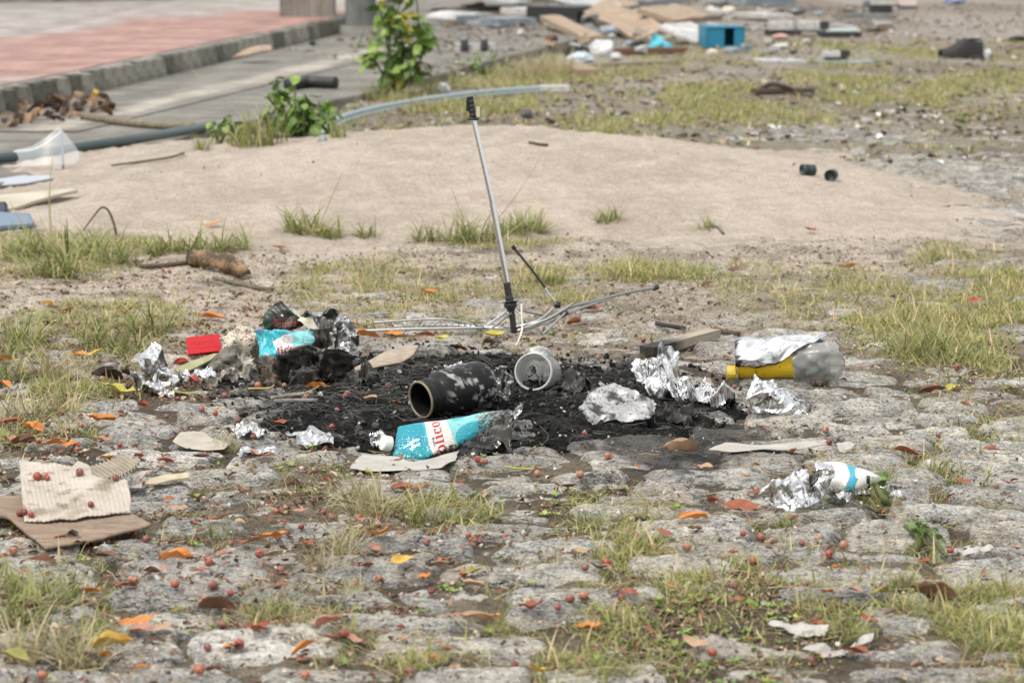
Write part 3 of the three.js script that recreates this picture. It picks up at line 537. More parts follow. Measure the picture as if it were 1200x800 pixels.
{ // dark pipe, stick, slats and plastic at the near end of the apron
  const rodAt = (name, label, cat, pts, r, mat, lift) => { const L = pts.map(([x, y]) => hit(x, y).add(new THREE.Vector3(0, lift ?? r, 0))), o = L[0].clone(); const m = new THREE.Mesh(rod(L.map(v => v.clone().sub(o)), r, { sides: 10, steps: 24, color: null }), mat); m.position.copy(o); return add(m, name, label, cat); };
  rodAt('dark_pipe', 'long dark green pipe lying at the edge of the concrete', 'pipe', [[-60, 198], [30, 188], [130, 173], [240, 157]], 0.018, std(0.045, 0.075, 0.078, { roughness: 0.4 }));
  rodAt('weathered_stick', 'weathered wooden stick lying on the concrete apron', 'stick', [[97, 141], [150, 148], [200, 152], [246, 154]], 0.016, std(0.26, 0.23, 0.165, { map: woodMap }));
  rodAt('black_sleeve', 'black ribbed sleeve on the concrete behind the leafy bush', 'sleeve', [[338, 106], [360, 103], [394, 104]], 0.03, M.dark);
  const f = frame(40, 240, 24, 14, 0.02), m = sheetMesh([[-30, 232], [10, 226], [50, 219], [88, 214], [91, 219], [60, 230], [20, 241], [-30, 250]], f, std(0.60, 0.55, 0.45, { roughness: 0.6, map: fibreMap }), { disp: (a, b) => -3 * b * b, thick: 0.01, segs: 50 });
  add(m, 'cream_slat', 'cream curved plastic slat at the edge of the sand', 'slat');
  const f2 = frame(15, 264, 14, 4, 0.03), m2 = sheetMesh([[-20, 247], [34, 250], [40, 262], [-20, 266]], f2, std(0.16, 0.22, 0.29, { roughness: 0.5 }), { thick: 0.012, segs: 40 });
  add(m2, 'blue_grey_lid', 'blue-grey plastic lid under the cream slat', 'lid');
  const fb = frame(5, 250, 70, 0, 0.0); add(sheetMesh([[-12, 236], [6, 236], [7, 250], [-12, 250]], fb, std(0.05, 0.07, 0.10, { roughness: 0.5 }), { thick: 0.03, segs: 32, rings: 4 }), 'dark_box', 'small dark blue box on the blue-grey lid', 'box');
  const clear = phys(0.90, 0.93, 0.96, { transmission: 0.78, thickness: 0, roughness: 0.15 });
  const f3 = frame(60, 198, 62, -6, 0.0), m3 = sheetMesh([[20, 197], [24, 188], [18, 178], [40, 176], [58, 166], [72, 154], [80, 162], [88, 172], [94, 180], [95, 190], [90, 196], [76, 198], [50, 199]], f3, clear, { disp: crumpler(12, 0.3, 5) && ((a, b) => 0.10 * Math.cos(a * 9) * 0.4), segs: 60 });
  const rim = rod([[16, 178], [40, 175], [58, 165], [72, 154]].map(([x, y]) => new THREE.Vector3(...f3.local(x, y), 0.002)), 0.003, { sides: 6 }), edge = rod([[72, 155], [73, 176], [74, 198]].map(([x, y]) => new THREE.Vector3(...f3.local(x, y), 0.004)), 0.004, { sides: 6 });
  part(m3, rim, std(0.62, 0.66, 0.70, { roughness: 0.3 }), 'rim'); part(m3, edge, std(0.12, 0.16, 0.22, { roughness: 0.3 }), 'dark_seam');
  add(m3, 'clear_plastic_shell', 'clear broken plastic shell standing on the sand', 'plastic');
  const f4 = frame(30, 213, 6, 0, 0.012); add(sheetMesh([[-20, 212], [20, 206], [58, 205], [62, 208], [30, 214], [-20, 218]], f4, std(0.40, 0.44, 0.50, { roughness: 0.35 }), { thick: 0.006, segs: 40 }), 'pale_blue_strip', 'pale blue plastic strip lying on the sand', 'strip');
  const f5 = frame(300, 74, 10, 0, 0.01); add(sheetMesh([[272, 71], [290, 65], [318, 61], [319, 66], [304, 70], [292, 73]], f5, M.tan, { disp: (a, b) => 0.05 * Math.cos(a * 8), thick: 0.01, segs: 36 }), 'curved_tile', 'curved tan scrap lying under the kerb', 'scrap');
  for (const [x, y, w, h, mt, lb] of [[366, 53, 12, 7, M.dark, 'small black lump on the concrete near the pillar'], [243, 8, 12, 9, M.dark, 'black lump on the red platform'], [270, 9, 38, 6, M.pale, 'pale plastic litter on the red platform'], [305, 9, 36, 6, std(0.42, 0.34, 0.16), 'ochre litter at the foot of the pillar'], [112, 112, 12, 8, std(0.55, 0.36, 0.08), 'orange wrapper under the kerb'], [104, 17, 12, 5, M.white, 'white scrap on the platform deck']]) lumpAt('litter_scrap', lb, 'litter', x, y, w, h, mt, Math.round(x), 0.3, 0.6);
}
{ // shoe and sandal
  const p = hit(1127, 69), k = perM(-p.z), L = 54 / k, g = new THREE.Group(); g.position.copy(p); g.rotation.y = 0.15;
  const sole = new THREE.Shape([[-0.5, 0], [-0.46, 0.17], [-0.25, 0.2], [0, 0.15], [0.3, 0.17], [0.48, 0.14], [0.5, 0], [0.47, -0.14], [0.3, -0.16], [0, -0.12], [-0.25, -0.17], [-0.46, -0.14]].map(v => new THREE.Vector2(v[0] * L, v[1] * L)));
  const sg = new THREE.ExtrudeGeometry(sole, { depth: 0.02, bevelEnabled: true, bevelSize: 0.004, bevelThickness: 0.004, bevelSegments: 2 }).rotateX(-Math.PI / 2); part(g, sg, std(0.05, 0.05, 0.05), 'sole');
  const up = []; const U = []; const nI = 20, nS = 12; const gg = gridGeo(nI, nS, (i, j) => { const t = i / nI, a = j / nS * Math.PI, hgt = [0.16, 0.2, 0.26, 0.36, 0.44, 0.40, 0.34][Math.min(6, Math.floor(t * 6.99))], hN = [0.16, 0.2, 0.26, 0.36, 0.44, 0.40, 0.34][Math.min(6, Math.floor(t * 6.99) + 1)], f = t * 6.99 % 1, hh = lerp(hgt, hN, f), w = 0.15 * (0.75 + 0.5 * Math.sin(Math.PI * Math.min(1, t * 0.8 + 0.2))); return { p: [(-0.48 + 0.94 * t) * L, 0.02 + Math.sin(a) * hh * L * 0.9, Math.cos(a) * w * L], uv: [t, j / nS] }; }); part(g, gg, std(0.018, 0.018, 0.019, { roughness: 0.6 }), 'upper');
  part(g, new THREE.TorusGeometry(0.10 * L, 0.02 * L, 8, 20).rotateX(Math.PI / 2 - 0.2).scale(1.3, 1, 1).translate(0.28 * L, 0.42 * L, 0), std(0.03, 0.03, 0.03), 'collar');
  add(g, 'black_shoe', 'old black shoe lying on the grassy yard', 'shoe');
  const q = hit(917, 110), ks = perM(-q.z), l = 74 / ks, s = new THREE.Group(); s.position.copy(q); s.rotation.y = 0.1; s.position.y += 0.01;
  const so = new THREE.ExtrudeGeometry(new THREE.Shape([[-0.5, 0], [-0.47, 0.1], [-0.35, 0.15], [-0.15, 0.15], [0.1, 0.11], [0.35, 0.12], [0.48, 0.07], [0.5, 0], [0.47, -0.08], [0.3, -0.12], [0, -0.1], [-0.2, -0.14], [-0.4, -0.13]].map(v => new THREE.Vector2(v[0] * l, v[1] * l))), { depth: 0.016, bevelEnabled: true, bevelSize: 0.003, bevelThickness: 0.003, bevelSegments: 2 }).rotateX(-Math.PI / 2); part(s, so, std(0.09, 0.06, 0.05), 'sole');
  for (const z of [-1, 1]) part(s, rod([[-0.33, 0.02, 0], [-0.22, 0.10, 0.04 * z], [-0.05, 0.09, 0.11 * z], [0.12, 0.02, 0.12 * z]].map(v => new THREE.Vector3(v[0] * l, v[1] * l * 0.8 + 0.012, v[2] * l)), 0.011), std(0.05, 0.04, 0.035), 'strap');
  add(s, 'flip_flop', 'dark brown flip-flop lying on the grass', 'sandal');
}
for (const [x, y, a] of [[948, 205, 0.3], [975, 211, 1.25]]) { // two black canisters on the sand
  const p = hit(x, y), g = new THREE.Group(); g.position.copy(p); g.position.y += 0.016; g.rotation.set(0, a, 0);
  part(g, new THREE.LatheGeometry([[0, 0], [0.0165, 0], [0.0175, 0.002], [0.0175, 0.036], [0.0195, 0.036], [0.0195, 0.044], [0.016, 0.045], [0.0155, 0.03], [0, 0.03]].map(v => new THREE.Vector2(...v)), 22).rotateZ(Math.PI / 2).translate(0.02, 0, 0), std(0.035, 0.05, 0.05, { roughness: 0.45 }), 'body');
  for (let k = 0; k < 3; k++) part(g, new THREE.TorusGeometry(0.0176, 0.0008, 6, 22).rotateY(Math.PI / 2).translate(-0.004 - 0.003 * k, 0, 0), std(0.02, 0.03, 0.03), 'ridge');
  add(g, 'black_canister', a < 1 ? 'black plastic canister lying with its side to the sand' : 'black plastic canister showing its round open end on sand', 'canister');
}

{ // broken pieces that fill the rubble heap
  const R = rng(1301), kinds = [['white', M.white], ['pale blue', M.pale], ['blue-grey', M.blueGrey], ['tan', M.tan], ['grey wooden', M.greyWood], ['brown', M.brown], ['black', M.dark], ['slate grey', M.slate]];
  const zones = [[505, 790, 2, 34, 46], [640, 800, 40, 70, 22], [800, 1060, 2, 40, 40], [850, 1000, 44, 80, 10]];
  for (const [x0, x1, y0, y1, n] of zones) for (let k = 0; k < n; k++) {
    const px = lerp(x0, x1, R()), py = lerp(y0, y1, R()), p = hit(px, py), q = perM(-p.z), L = (10 + 34 * R() * R()) / q, w = L * (0.2 + 0.7 * R()), [cn, mt] = kinds[Math.floor(R() * 8)];
    const heap = x0 < 700 ? sstep(120, 0, Math.abs(px - 700)) * 0.10 : 0.01;
    const m = new THREE.Mesh(worn(L, 0.01 + 0.05 * R() * R(), w, 1400 + k, (R() - 0.5) * 0.03), mt); m.position.copy(p); m.position.y += heap * R() + 0.005; m.rotation.set((R() - 0.5) * 0.9 * (0.3 + heap * 6), R() * 6.28, (R() - 0.5) * 0.8 * (0.3 + heap * 6), 'YXZ');
    add(m, 'broken_board', cn + ' broken fragment ' + (x0 < 800 ? 'in the rubble heap' : 'strewn beyond the blue crate'), 'fragment', cn + (x0 < 800 ? ' fragments in the rubble heap' : ' fragments beyond the crate'));
  }
}

// ================================================================ the fire site
const foil = phys(0.84, 0.84, 0.84, { metalness: 1, roughness: 0.2, vertexColors: true, map: scaled(foilMap, 0.9) });
const foilDull = phys(0.68, 0.68, 0.68, { metalness: 0.9, roughness: 0.3, vertexColors: true, map: scaled(foilMap, 1.2) });
const chrome = std(0.78, 0.78, 0.77, { metalness: 1, roughness: 0.2 }), dullSteel = std(0.30, 0.30, 0.29, { metalness: 0.85, roughness: 0.4 }), ribSteel = std(0.48, 0.48, 0.47, { metalness: 1, roughness: 0.3 });
const blackPlastic = std(0.022, 0.023, 0.024, { roughness: 0.35 }), ashGrey = std(0.42, 0.41, 0.39, { map: charMap });
const scorch = (seed, amount = 0.35, base = [1, 1, 1]) => (u, v, r) => {            // soot: ragged black threads and a burnt rim
  const n = fbm(u * 5 + seed, v * 5, seed, 4), l1 = Math.abs(fbm(u * 9 + seed, v * 7, seed + 3, 3)), l2 = Math.abs(fbm(u * 6, v * 13 + seed, seed + 5, 3)), e = sstep(0.9, 1, r + 0.1 * n);
  const k = clamp(sstep(0.055, 0.02, l1) * sstep(-0.35, 0.0, n + amount * 0.5 - 0.2) + 0.8 * sstep(0.04, 0.015, l2) * amount * 2 + sstep(0.5 - amount * 0.75, 0.75 - amount * 0.6, n) + 0.8 * e * sstep(-0.1, 0.2, fbm(u * 9, v * 9, seed + 1, 2)));
  return mix3(base, [0.045, 0.045, 0.042], k * 0.92);
};
function foilPiece(name, label, outline, f, { mat = foil, amp = 0.012, scale = 0.05, seed = 1, burn = 0.25, belly = 0, jag = 0.05, rings = 22, segs = 110, cat = 'foil', extra = null } = {}) {
  const cr = crumpler(seed, scale, 7);
  const m = sheetMesh(outline, f, mat, { rings, segs, jag, seed, disp: (a, b, r) => 1.9 * amp * cr(a, b) + belly * (1 - r * r) + (extra ? extra(a, b, r) : 0), color: scorch(seed, burn + 0.06) });
  return add(m, name, label, cat);
}
// ---- wrecked folding umbrella, standing on its head
{
  const B = hit(603, 389), d0 = -B.z, g = new THREE.Group(); g.position.copy(B);
  const q = (x, y, d) => pt(x, y, d).sub(B);
  const foot = q(602.5, 389, d0), run = q(598, 352, d0 + 0.01), mid = q(577, 238, d0 + 0.02), cap = q(554.5, 138, d0 + 0.035), tip = q(550.5, 113, d0 + 0.04);
  part(g, rod([foot, run], 0.0066, { sides: 16 }), blackPlastic, 'lower_shaft');
  part(g, rod([run, mid], 0.0062, { sides: 18 }), chrome, 'tube'); part(g, rod([mid, cap], 0.0053, { sides: 18 }), chrome, 'inner_tube');
  const along = t => run.clone().lerp(cap, t);
  const runner = part(g, rod([run.clone().lerp(foot, 0.30), along(0.10)], t => 0.0115 * (t < 0.12 ? 0.9 : t < 0.28 ? 1.25 : t < 0.5 ? 0.78 : 0.66), { sides: 18, steps: 24 }), blackPlastic, 'runner');
  part(runner, rod([run.clone().lerp(foot, 0.02), run.clone().lerp(foot, 0.06)], 0.0175, { sides: 20 }), blackPlastic, 'runner_flange');
  const fitting = part(g, rod([cap, tip], t => 0.0072 - 0.0006 * Math.cos(t * 30), { sides: 14, steps: 24 }), blackPlastic, 'end_fitting');
  part(fitting, rod([cap.clone().add(new THREE.Vector3(0, -0.004, 0)), cap.clone().add(new THREE.Vector3(0, 0.001, 0))], 0.0125, { sides: 18 }), blackPlastic, 'end_flange');
  const clip = new THREE.BoxGeometry(0.006, 0.024, 0.008); part(fitting, clip, blackPlastic, 'clip').position.copy(cap).add(new THREE.Vector3(-0.012, 0.026, 0));
  const chip = new THREE.BoxGeometry(0.008, 0.021, 0.006, 2, 3, 1); part(fitting, chip, std(0.62, 0.56, 0.42), 'cream_tab', 'cream plastic tab on the end fitting').position.copy(cap).add(new THREE.Vector3(0.0105, 0.013, 0.002));
  const hub = run.clone().lerp(foot, 0.25), base = run.clone().lerp(foot, 0.85);
  const rib = (name, mat, r, ...p) => part(g, rod(p, r, { sides: 8 }), mat, name);
  // ribs thrown out over the ground, hinged to the runner by stretchers
  rib('rib', ribSteel, 0.0030, q(418, 388, d0 - 0.03), q(470, 386, d0 - 0.03), q(566, 384, d0 - 0.02));
  rib('rib', dullSteel, 0.0023, q(436, 378, d0 + 0.10), q(520, 374, d0 + 0.08), q(560, 381, d0 + 0.02), base.clone());
  rib('rib', ribSteel, 0.0022, q(462, 382, d0 + 0.03), q(530, 381, d0 + 0.03), q(590, 385, d0));
  rib('stretcher', ribSteel, 0.0024, hub.clone(), q(571, 381, d0 - 0.02)); rib('stretcher', dullSteel, 0.0024, hub.clone().add(new THREE.Vector3(0.002, -0.008, 0.004)), q(574, 387, d0 - 0.05));
  rib('stretcher', dullSteel, 0.0026, hub.clone(), q(640, 370, d0 + 0.03)); rib('stretcher', dullSteel, 0.0022, q(604, 362, d0), q(618, 378, d0 - 0.02));
  rib('rib', ribSteel, 0.0026, base.clone(), q(630, 376, d0), q(652, 358, d0 + 0.04));
  rib('rib', dullSteel, 0.0033, base.clone(), q(640, 375, d0), q(665, 361, d0 + 0.03), q(700, 352, d0 + 0.07), q(735, 343, d0 + 0.12), q(768, 337, d0 + 0.16));
  rib('rib', ribSteel, 0.0024, q(607, 387, d0 - 0.03), q(645, 372, d0 - 0.01), q(672, 355, d0 + 0.04));
  rib('rib', dullSteel, 0.0022, q(618, 386, d0 - 0.02), q(650, 374, d0 - 0.01), q(690, 357, d0 + 0.05), q(720, 350, d0 + 0.08));
  rib('rib', dullSteel, 0.0019, q(640, 380, d0 - 0.02), q(680, 362, d0 + 0.03), q(700, 355, d0 + 0.06));
  part(g, rod([q(649, 357, d0 + 0.04), q(657, 357, d0 + 0.04)], 0.008, { sides: 10 }), blackPlastic, 'joint');
  part(g, rod([q(659, 369, d0), q(664, 366, d0 + 0.01)], 0.006, { sides: 10 }), blackPlastic, 'joint');
  part(g, rod([q(766, 338, d0 + 0.16), q(771, 336, d0 + 0.165)], 0.006, { sides: 10 }), blackPlastic, 'rib_tip');
  rib('broken_rib', chrome, 0.0015, q(655, 358, d0 + 0.04), q(645, 346, d0 + 0.045), q(638, 336, d0 + 0.05));
  rib('broken_rib', blackPlastic, 0.0028, q(639, 337, d0 + 0.05), q(620, 312, d0 + 0.06), q(601, 289, d0 + 0.07)); rib('rib_tip', blackPlastic, 0.0045, q(603.5, 292, d0 + 0.07), q(600.5, 288, d0 + 0.07));
  rib('rib', ribSteel, 0.0024, q(662, 367, d0), q(636, 391, d0 - 0.11));
  rib('cord', std(0.72, 0.70, 0.64), 0.0020, q(611, 356, d0 - 0.02), q(611.5, 370, d0 - 0.03), q(612, 384, d0 - 0.04), q(608, 398, d0 - 0.10), q(603, 408, d0 - 0.17));
  rib('wire', ribSteel, 0.0014, q(418, 404, d0 - 0.14), q(440, 396, d0 - 0.08), q(476, 380, d0 + 0.02));
  // perforated channel rib
  const seg = []; for (let k = 0; k < 26; k++) { const x = lerp(470, 552, k / 25); seg.push(q(x, 379 + (k % 2) * 3.2, d0 - 0.015)); } part(g, rod(seg, 0.0016, { sides: 5, curve: false }), dullSteel, 'perforated_rib');
  add(g, 'umbrella_skeleton', 'stripped folding umbrella frame standing upright in the ash', 'umbrella');
}
// ---- black jar on its side
{
  const p = hit(531, 484), g = new THREE.Group(); g.position.copy(p); g.position.y += 0.040; g.rotation.set(0.0, 0.70, 0.10, 'YXZ');
  const prof = [[0, 0.146], [0.028, 0.146], [0.036, 0.143], [0.040, 0.134], [0.0415, 0.12], [0.0415, 0.052], [0.040, 0.044], [0.036, 0.036], [0.0325, 0.031], [0.0325, 0.021], [0.0345, 0.020], [0.0345, 0.013], [0.0325, 0.012], [0.0335, 0.004], [0.0325, 0.0], [0.0300, 0.0], [0.029, 0.012], [0.029, 0.03], [0.036, 0.05], [0.038, 0.13], [0, 0.14]].map(v => new THREE.Vector2(v[0], v[1]));
  const dense = []; prof.forEach((v, i) => { if (i) { const n = Math.max(1, Math.ceil(v.distanceTo(prof[i - 1]) / 0.003)); for (let k = 0; k < n; k++) dense.push(prof[i - 1].clone().lerp(v, k / n)); } }); dense.push(prof[prof.length - 1]);
  const geo = new THREE.LatheGeometry(dense, 72); geo.rotateZ(-Math.PI / 2); geo.translate(-0.073, 0, 0);
  // lathe axis y -> x, mouth at -x
  const P = geo.attributes.position, C = []; for (let i = 0; i < P.count; i++) { const a = Math.atan2(P.getZ(i), P.getY(i)) * 0.04, x = P.getX(i); const n = fbm(x * 60, a * 70, 7, 4) + 0.35 * noise(x * 300, a * 300, 8); const k = sstep(0.22, 0.5, n) * sstep(-0.045, -0.02, x) * 0.9; C.push(...mix3([0.012, 0.0125, 0.012], [0.42, 0.42, 0.41], k)); }
  geo.setAttribute('color', new THREE.Float32BufferAttribute(C, 3));
  part(g, geo, phys(1, 1, 1, { vertexColors: true, roughness: 0.45, specularIntensity: 0.35, clearcoat: 0.12, clearcoatRoughness: 0.2 }), 'body');
  part(g, new THREE.TorusGeometry(0.0315, 0.0022, 10, 48).rotateY(Math.PI / 2).translate(-0.072, 0, 0), std(0.24, 0.20, 0.13, { roughness: 0.4 }), 'rim', 'brown scorched rim');
  add(g, 'black_jar', 'soot-blackened glass jar lying on its side in the ash', 'jar');
}
// ---- clear jar, mouth forward
{
  const p = hit(625, 458), g = new THREE.Group(); g.position.copy(p); g.position.y += 0.036; g.rotation.set(-0.22, -0.18, 0, 'YXZ');
  const prof = [[0, -0.105], [0.030, -0.105], [0.036, -0.10], [0.038, -0.09], [0.038, -0.03], [0.037, -0.022], [0.0335, -0.016], [0.0335, -0.012], [0.0352, -0.011], [0.0352, -0.007], [0.0335, -0.006], [0.0345, -0.001], [0.0335, 0.001], [0.0308, 0.001], [0.0302, -0.012], [0.035, -0.026], [0.0355, -0.09], [0.028, -0.1], [0, -0.101]].map(v => new THREE.Vector2(v[0], v[1]));
  const geo = new THREE.LatheGeometry(prof, 56); geo.rotateX(Math.PI / 2);
  part(g, geo, phys(0.93, 0.94, 0.93, { transmission: 0.86, thickness: 0.003, roughness: 0.12, ior: 1.5, side: THREE.FrontSide, bumpMap: scaled(wrinkle, 2), bumpScale: 0.0012 }), 'glass');
  for (const z of [0.0, -0.009]) part(g, new THREE.TorusGeometry(0.0335, 0.0018, 10, 48).translate(0, 0, z), phys(0.80, 0.82, 0.82, { transmission: 0.4, thickness: 0.002, roughness: 0.2 }), 'thread');
  const cap = lump(0.016, 0.013, 0.02, 58, 0.35, 5).translate(0.006, 0.036, -0.03); part(g, cap, phys(0.85, 0.86, 0.85, { transmission: 0.5, thickness: 0, roughness: 0.35 }), 'melted_film', 'melted clear film peak on top');
  add(g, 'clear_jar', 'clear glass jar lying with its mouth open in the ash', 'jar');
  const fl = new THREE.Group(); fl.position.copy(g.position).add(new THREE.Vector3(0.004, -0.012, -0.04));
  for (const [x, y, z, s] of [[-0.006, 0.004, 0, 1], [0.010, -0.008, 0.012, 2], [0.002, -0.004, -0.02, 3]]) { const cr = crumpler(s + 50, 0.02, 6); const o = []; for (let k = 0; k < 9; k++) { const a = k / 9 * 6.283, r = 0.013 * (0.7 + 0.5 * hash2(k, s, 3)); o.push([Math.cos(a) * r, Math.sin(a) * r]); } const m = part(fl, sheetGeo(o, { rings: 8, segs: 30, disp: (a, b) => 0.004 * cr(a, b) }), foil, 'shred'); m.position.set(x, y, z); m.rotation.set(0.4 * s, 0.7 * s, 0.3); }
  add(fl, 'foil_shreds', 'silver foil shreds lying inside the clear jar', 'foil');
}
// ---- turquoise pouch with cap
{
  const f = frame(505, 538, 48, -6, 0.006);
  const outline = [[466, 500], [488, 497], [520, 493.5], [548, 489], [572, 484], [588, 482], [600, 480], [597, 486], [580, 497], [558, 510], [536, 523], [518, 533], [502, 539], [470, 541], [460, 534], [463, 518]];
  const tex = canvasTex(1024, 512, (k, w, h) => {
    k.fillStyle = '#2fb3c4'; k.fillRect(0, 0, w, h);
    k.fillStyle = '#1a9fb6'; k.beginPath(); k.moveTo(0, 0); k.lineTo(180, 0); k.lineTo(300, 360); k.lineTo(0, 420); k.fill();
    k.fillStyle = '#8fd6d8'; k.beginPath(); k.moveTo(400, 0); k.lineTo(1024, 0); k.lineTo(1024, 512); k.lineTo(560, 512); k.fill();
    k.fillStyle = '#34b4c6'; k.beginPath(); k.ellipse(680, 260, 140, 80, -0.5, 0, 7); k.fill();
    k.fillStyle = '#4bc3cc'; k.beginPath(); k.ellipse(560, 130, 60, 30, -0.3, 0, 7); k.fill();
    k.fillStyle = '#e9e2de'; k.beginPath(); k.moveTo(210, 0); k.lineTo(390, 0); k.lineTo(580, 420); k.lineTo(560, 512); k.lineTo(400, 512); k.lineTo(330, 400); k.fill();
    k.save(); k.translate(452, 455); k.rotate(-Math.PI / 2 - 0.33); k.fillStyle = '#b3262c'; k.font = 'bold 122px serif'; k.fillText('tolico', -40, 40); k.restore();
    k.save(); k.translate(372, 400); k.rotate(-Math.PI / 2 - 0.33); k.fillStyle = '#6d86b4'; k.font = 'bold 30px sans-serif'; k.fillRect(0, 0, 80, 10); k.restore();
    k.save(); k.beginPath(); k.moveTo(0, 330); k.lineTo(300, 280); k.lineTo(360, 512); k.lineTo(0, 512); k.clip(); speckle(k, w, h, 3, 2600, ['#bfeaf0', '#e8fbff', '#7fd3de', '#157a92', '#0f6f88'], 2, 9); k.restore();
    speckle(k, w, h, 4, 260, ['#d9f0f0', '#5f8f96', '#c8d6d6'], 1, 5);
    const R = rng(8); for (let i = 0; i < 2600; i++) { const x = 720 + 304 * Math.pow(R(), 0.55), y = R() * h; k.fillStyle = ['rgba(70,70,68,0.4)', 'rgba(30,30,30,0.4)', 'rgba(200,200,195,0.45)', 'rgba(120,118,112,0.5)'][Math.floor(R() * 4)]; k.beginPath(); k.ellipse(x, y, 5 + 14 * R(), 3 + 6 * R(), -0.5, 0, 7); k.fill(); }
    for (let i = 0; i < 1200; i++) { const x = 300 + 600 * R(), y = 512 - 70 * R() * R() - (x - 300) * 0.55 + 40; k.fillStyle = ['rgba(20,20,20,0.5)', 'rgba(60,40,25,0.4)'][i % 2]; k.beginPath(); k.ellipse(x, y, 4 + 10 * R(), 3 + 5 * R(), -0.6, 0, 7); k.fill(); }
  });
  const g = new THREE.Group(); g.position.copy(f.B);
  const pts = outline.map(p => f.local(...p)), cr = crumpler(21, 0.07, 7);
  const body = new THREE.Mesh(sheetGeo(pts, { rings: 20, segs: 120, pillow: 0.017, disp: (a, b, r) => 0.0022 * cr(a, b) * (0.4 + r) }), phys(1, 1, 1, { map: tex, roughness: 0.32, clearcoat: 0.3, bumpMap: scaled(wrinkle, 1.5), bumpScale: 0.002 })); body.name = 'pouch_body'; body.applyMatrix4(f.M); g.add(body);
  const c = f.local(458, 522), capG = new THREE.Group(), o = new THREE.Vector3(c[0], c[1], 0.004).applyMatrix4(f.M);
  const cap = new THREE.LatheGeometry([[0, 0], [0.0115, 0], [0.013, 0.0015], [0.013, 0.014], [0.0115, 0.016], [0, 0.016]].map(v => new THREE.Vector2(...v)), 26); const cp = cap.attributes.position; for (let i = 0; i < cp.count; i++) { const a = Math.atan2(cp.getZ(i), cp.getX(i)); if (cp.getY(i) > 0.001 && cp.getY(i) < 0.0155) { const s = 1 + 0.03 * Math.cos(a * 13); cp.setX(i, cp.getX(i) * s); cp.setZ(i, cp.getZ(i) * s); } } cap.computeVertexNormals();
  const cm = part(g, cap, std(0.74, 0.74, 0.71, { roughness: 0.45 }), 'cap', 'white screw cap'); cm.position.copy(o); cm.rotation.set(1.0, 0, 1.05);
  add(g, 'turquoise_pouch', 'half-burnt turquoise pouch with red lettering and white cap', 'pouch');
  foilPiece('charred_film', 'dark shiny charred film under the turquoise pouch', [[512, 536], [545, 518], [575, 500], [595, 486], [600, 505], [598, 520], [570, 530], [540, 537]], frame(555, 534, 14, 0, 0.006), { mat: phys(0.07, 0.065, 0.06, { roughness: 0.22, vertexColors: true }), amp: 0.012, scale: 0.045, seed: 23, burn: 0.3, jag: 0.12 });
  foilPiece('foil_scrap', 'bright foil shred at the burnt tip of the turquoise pouch', [[580, 500], [590, 486], [602, 480], [614, 471], [612, 480], [600, 490], [592, 503], [582, 508]], frame(590, 508, 40, 0, 0.008), { amp: 0.008, scale: 0.02, seed: 24, burn: 0.4, rings: 12, segs: 60 });
  foilPiece('foil_scrap', 'crumpled silver foil behind the white screw cap', [[432, 512], [436, 504], [446, 503], [452, 509], [450, 518], [442, 524], [434, 520]], frame(442, 524, 40, 0, 0.006), { amp: 0.007, scale: 0.016, seed: 25, burn: 0.25, rings: 12, segs: 60 });
  add(sheetMesh([[408, 549], [425, 531], [450, 533], [480, 540], [516, 541], [530, 537], [538, 529], [533, 540], [515, 548], [470, 551], [430, 552]], frame(470, 551, 4, 0, 0.006), std(0.52, 0.505, 0.46, { map: fibreMap, roughness: 0.6 }), { disp: crumpler(26, 0.1, 5) && ((a, b) => 0.003 * noise(a * 30, b * 40, 3)), thick: 0.0006, segs: 90, jag: 0.02 }), 'paper_sheet', 'pale grey paper sheet under the turquoise pouch', 'paper');
}
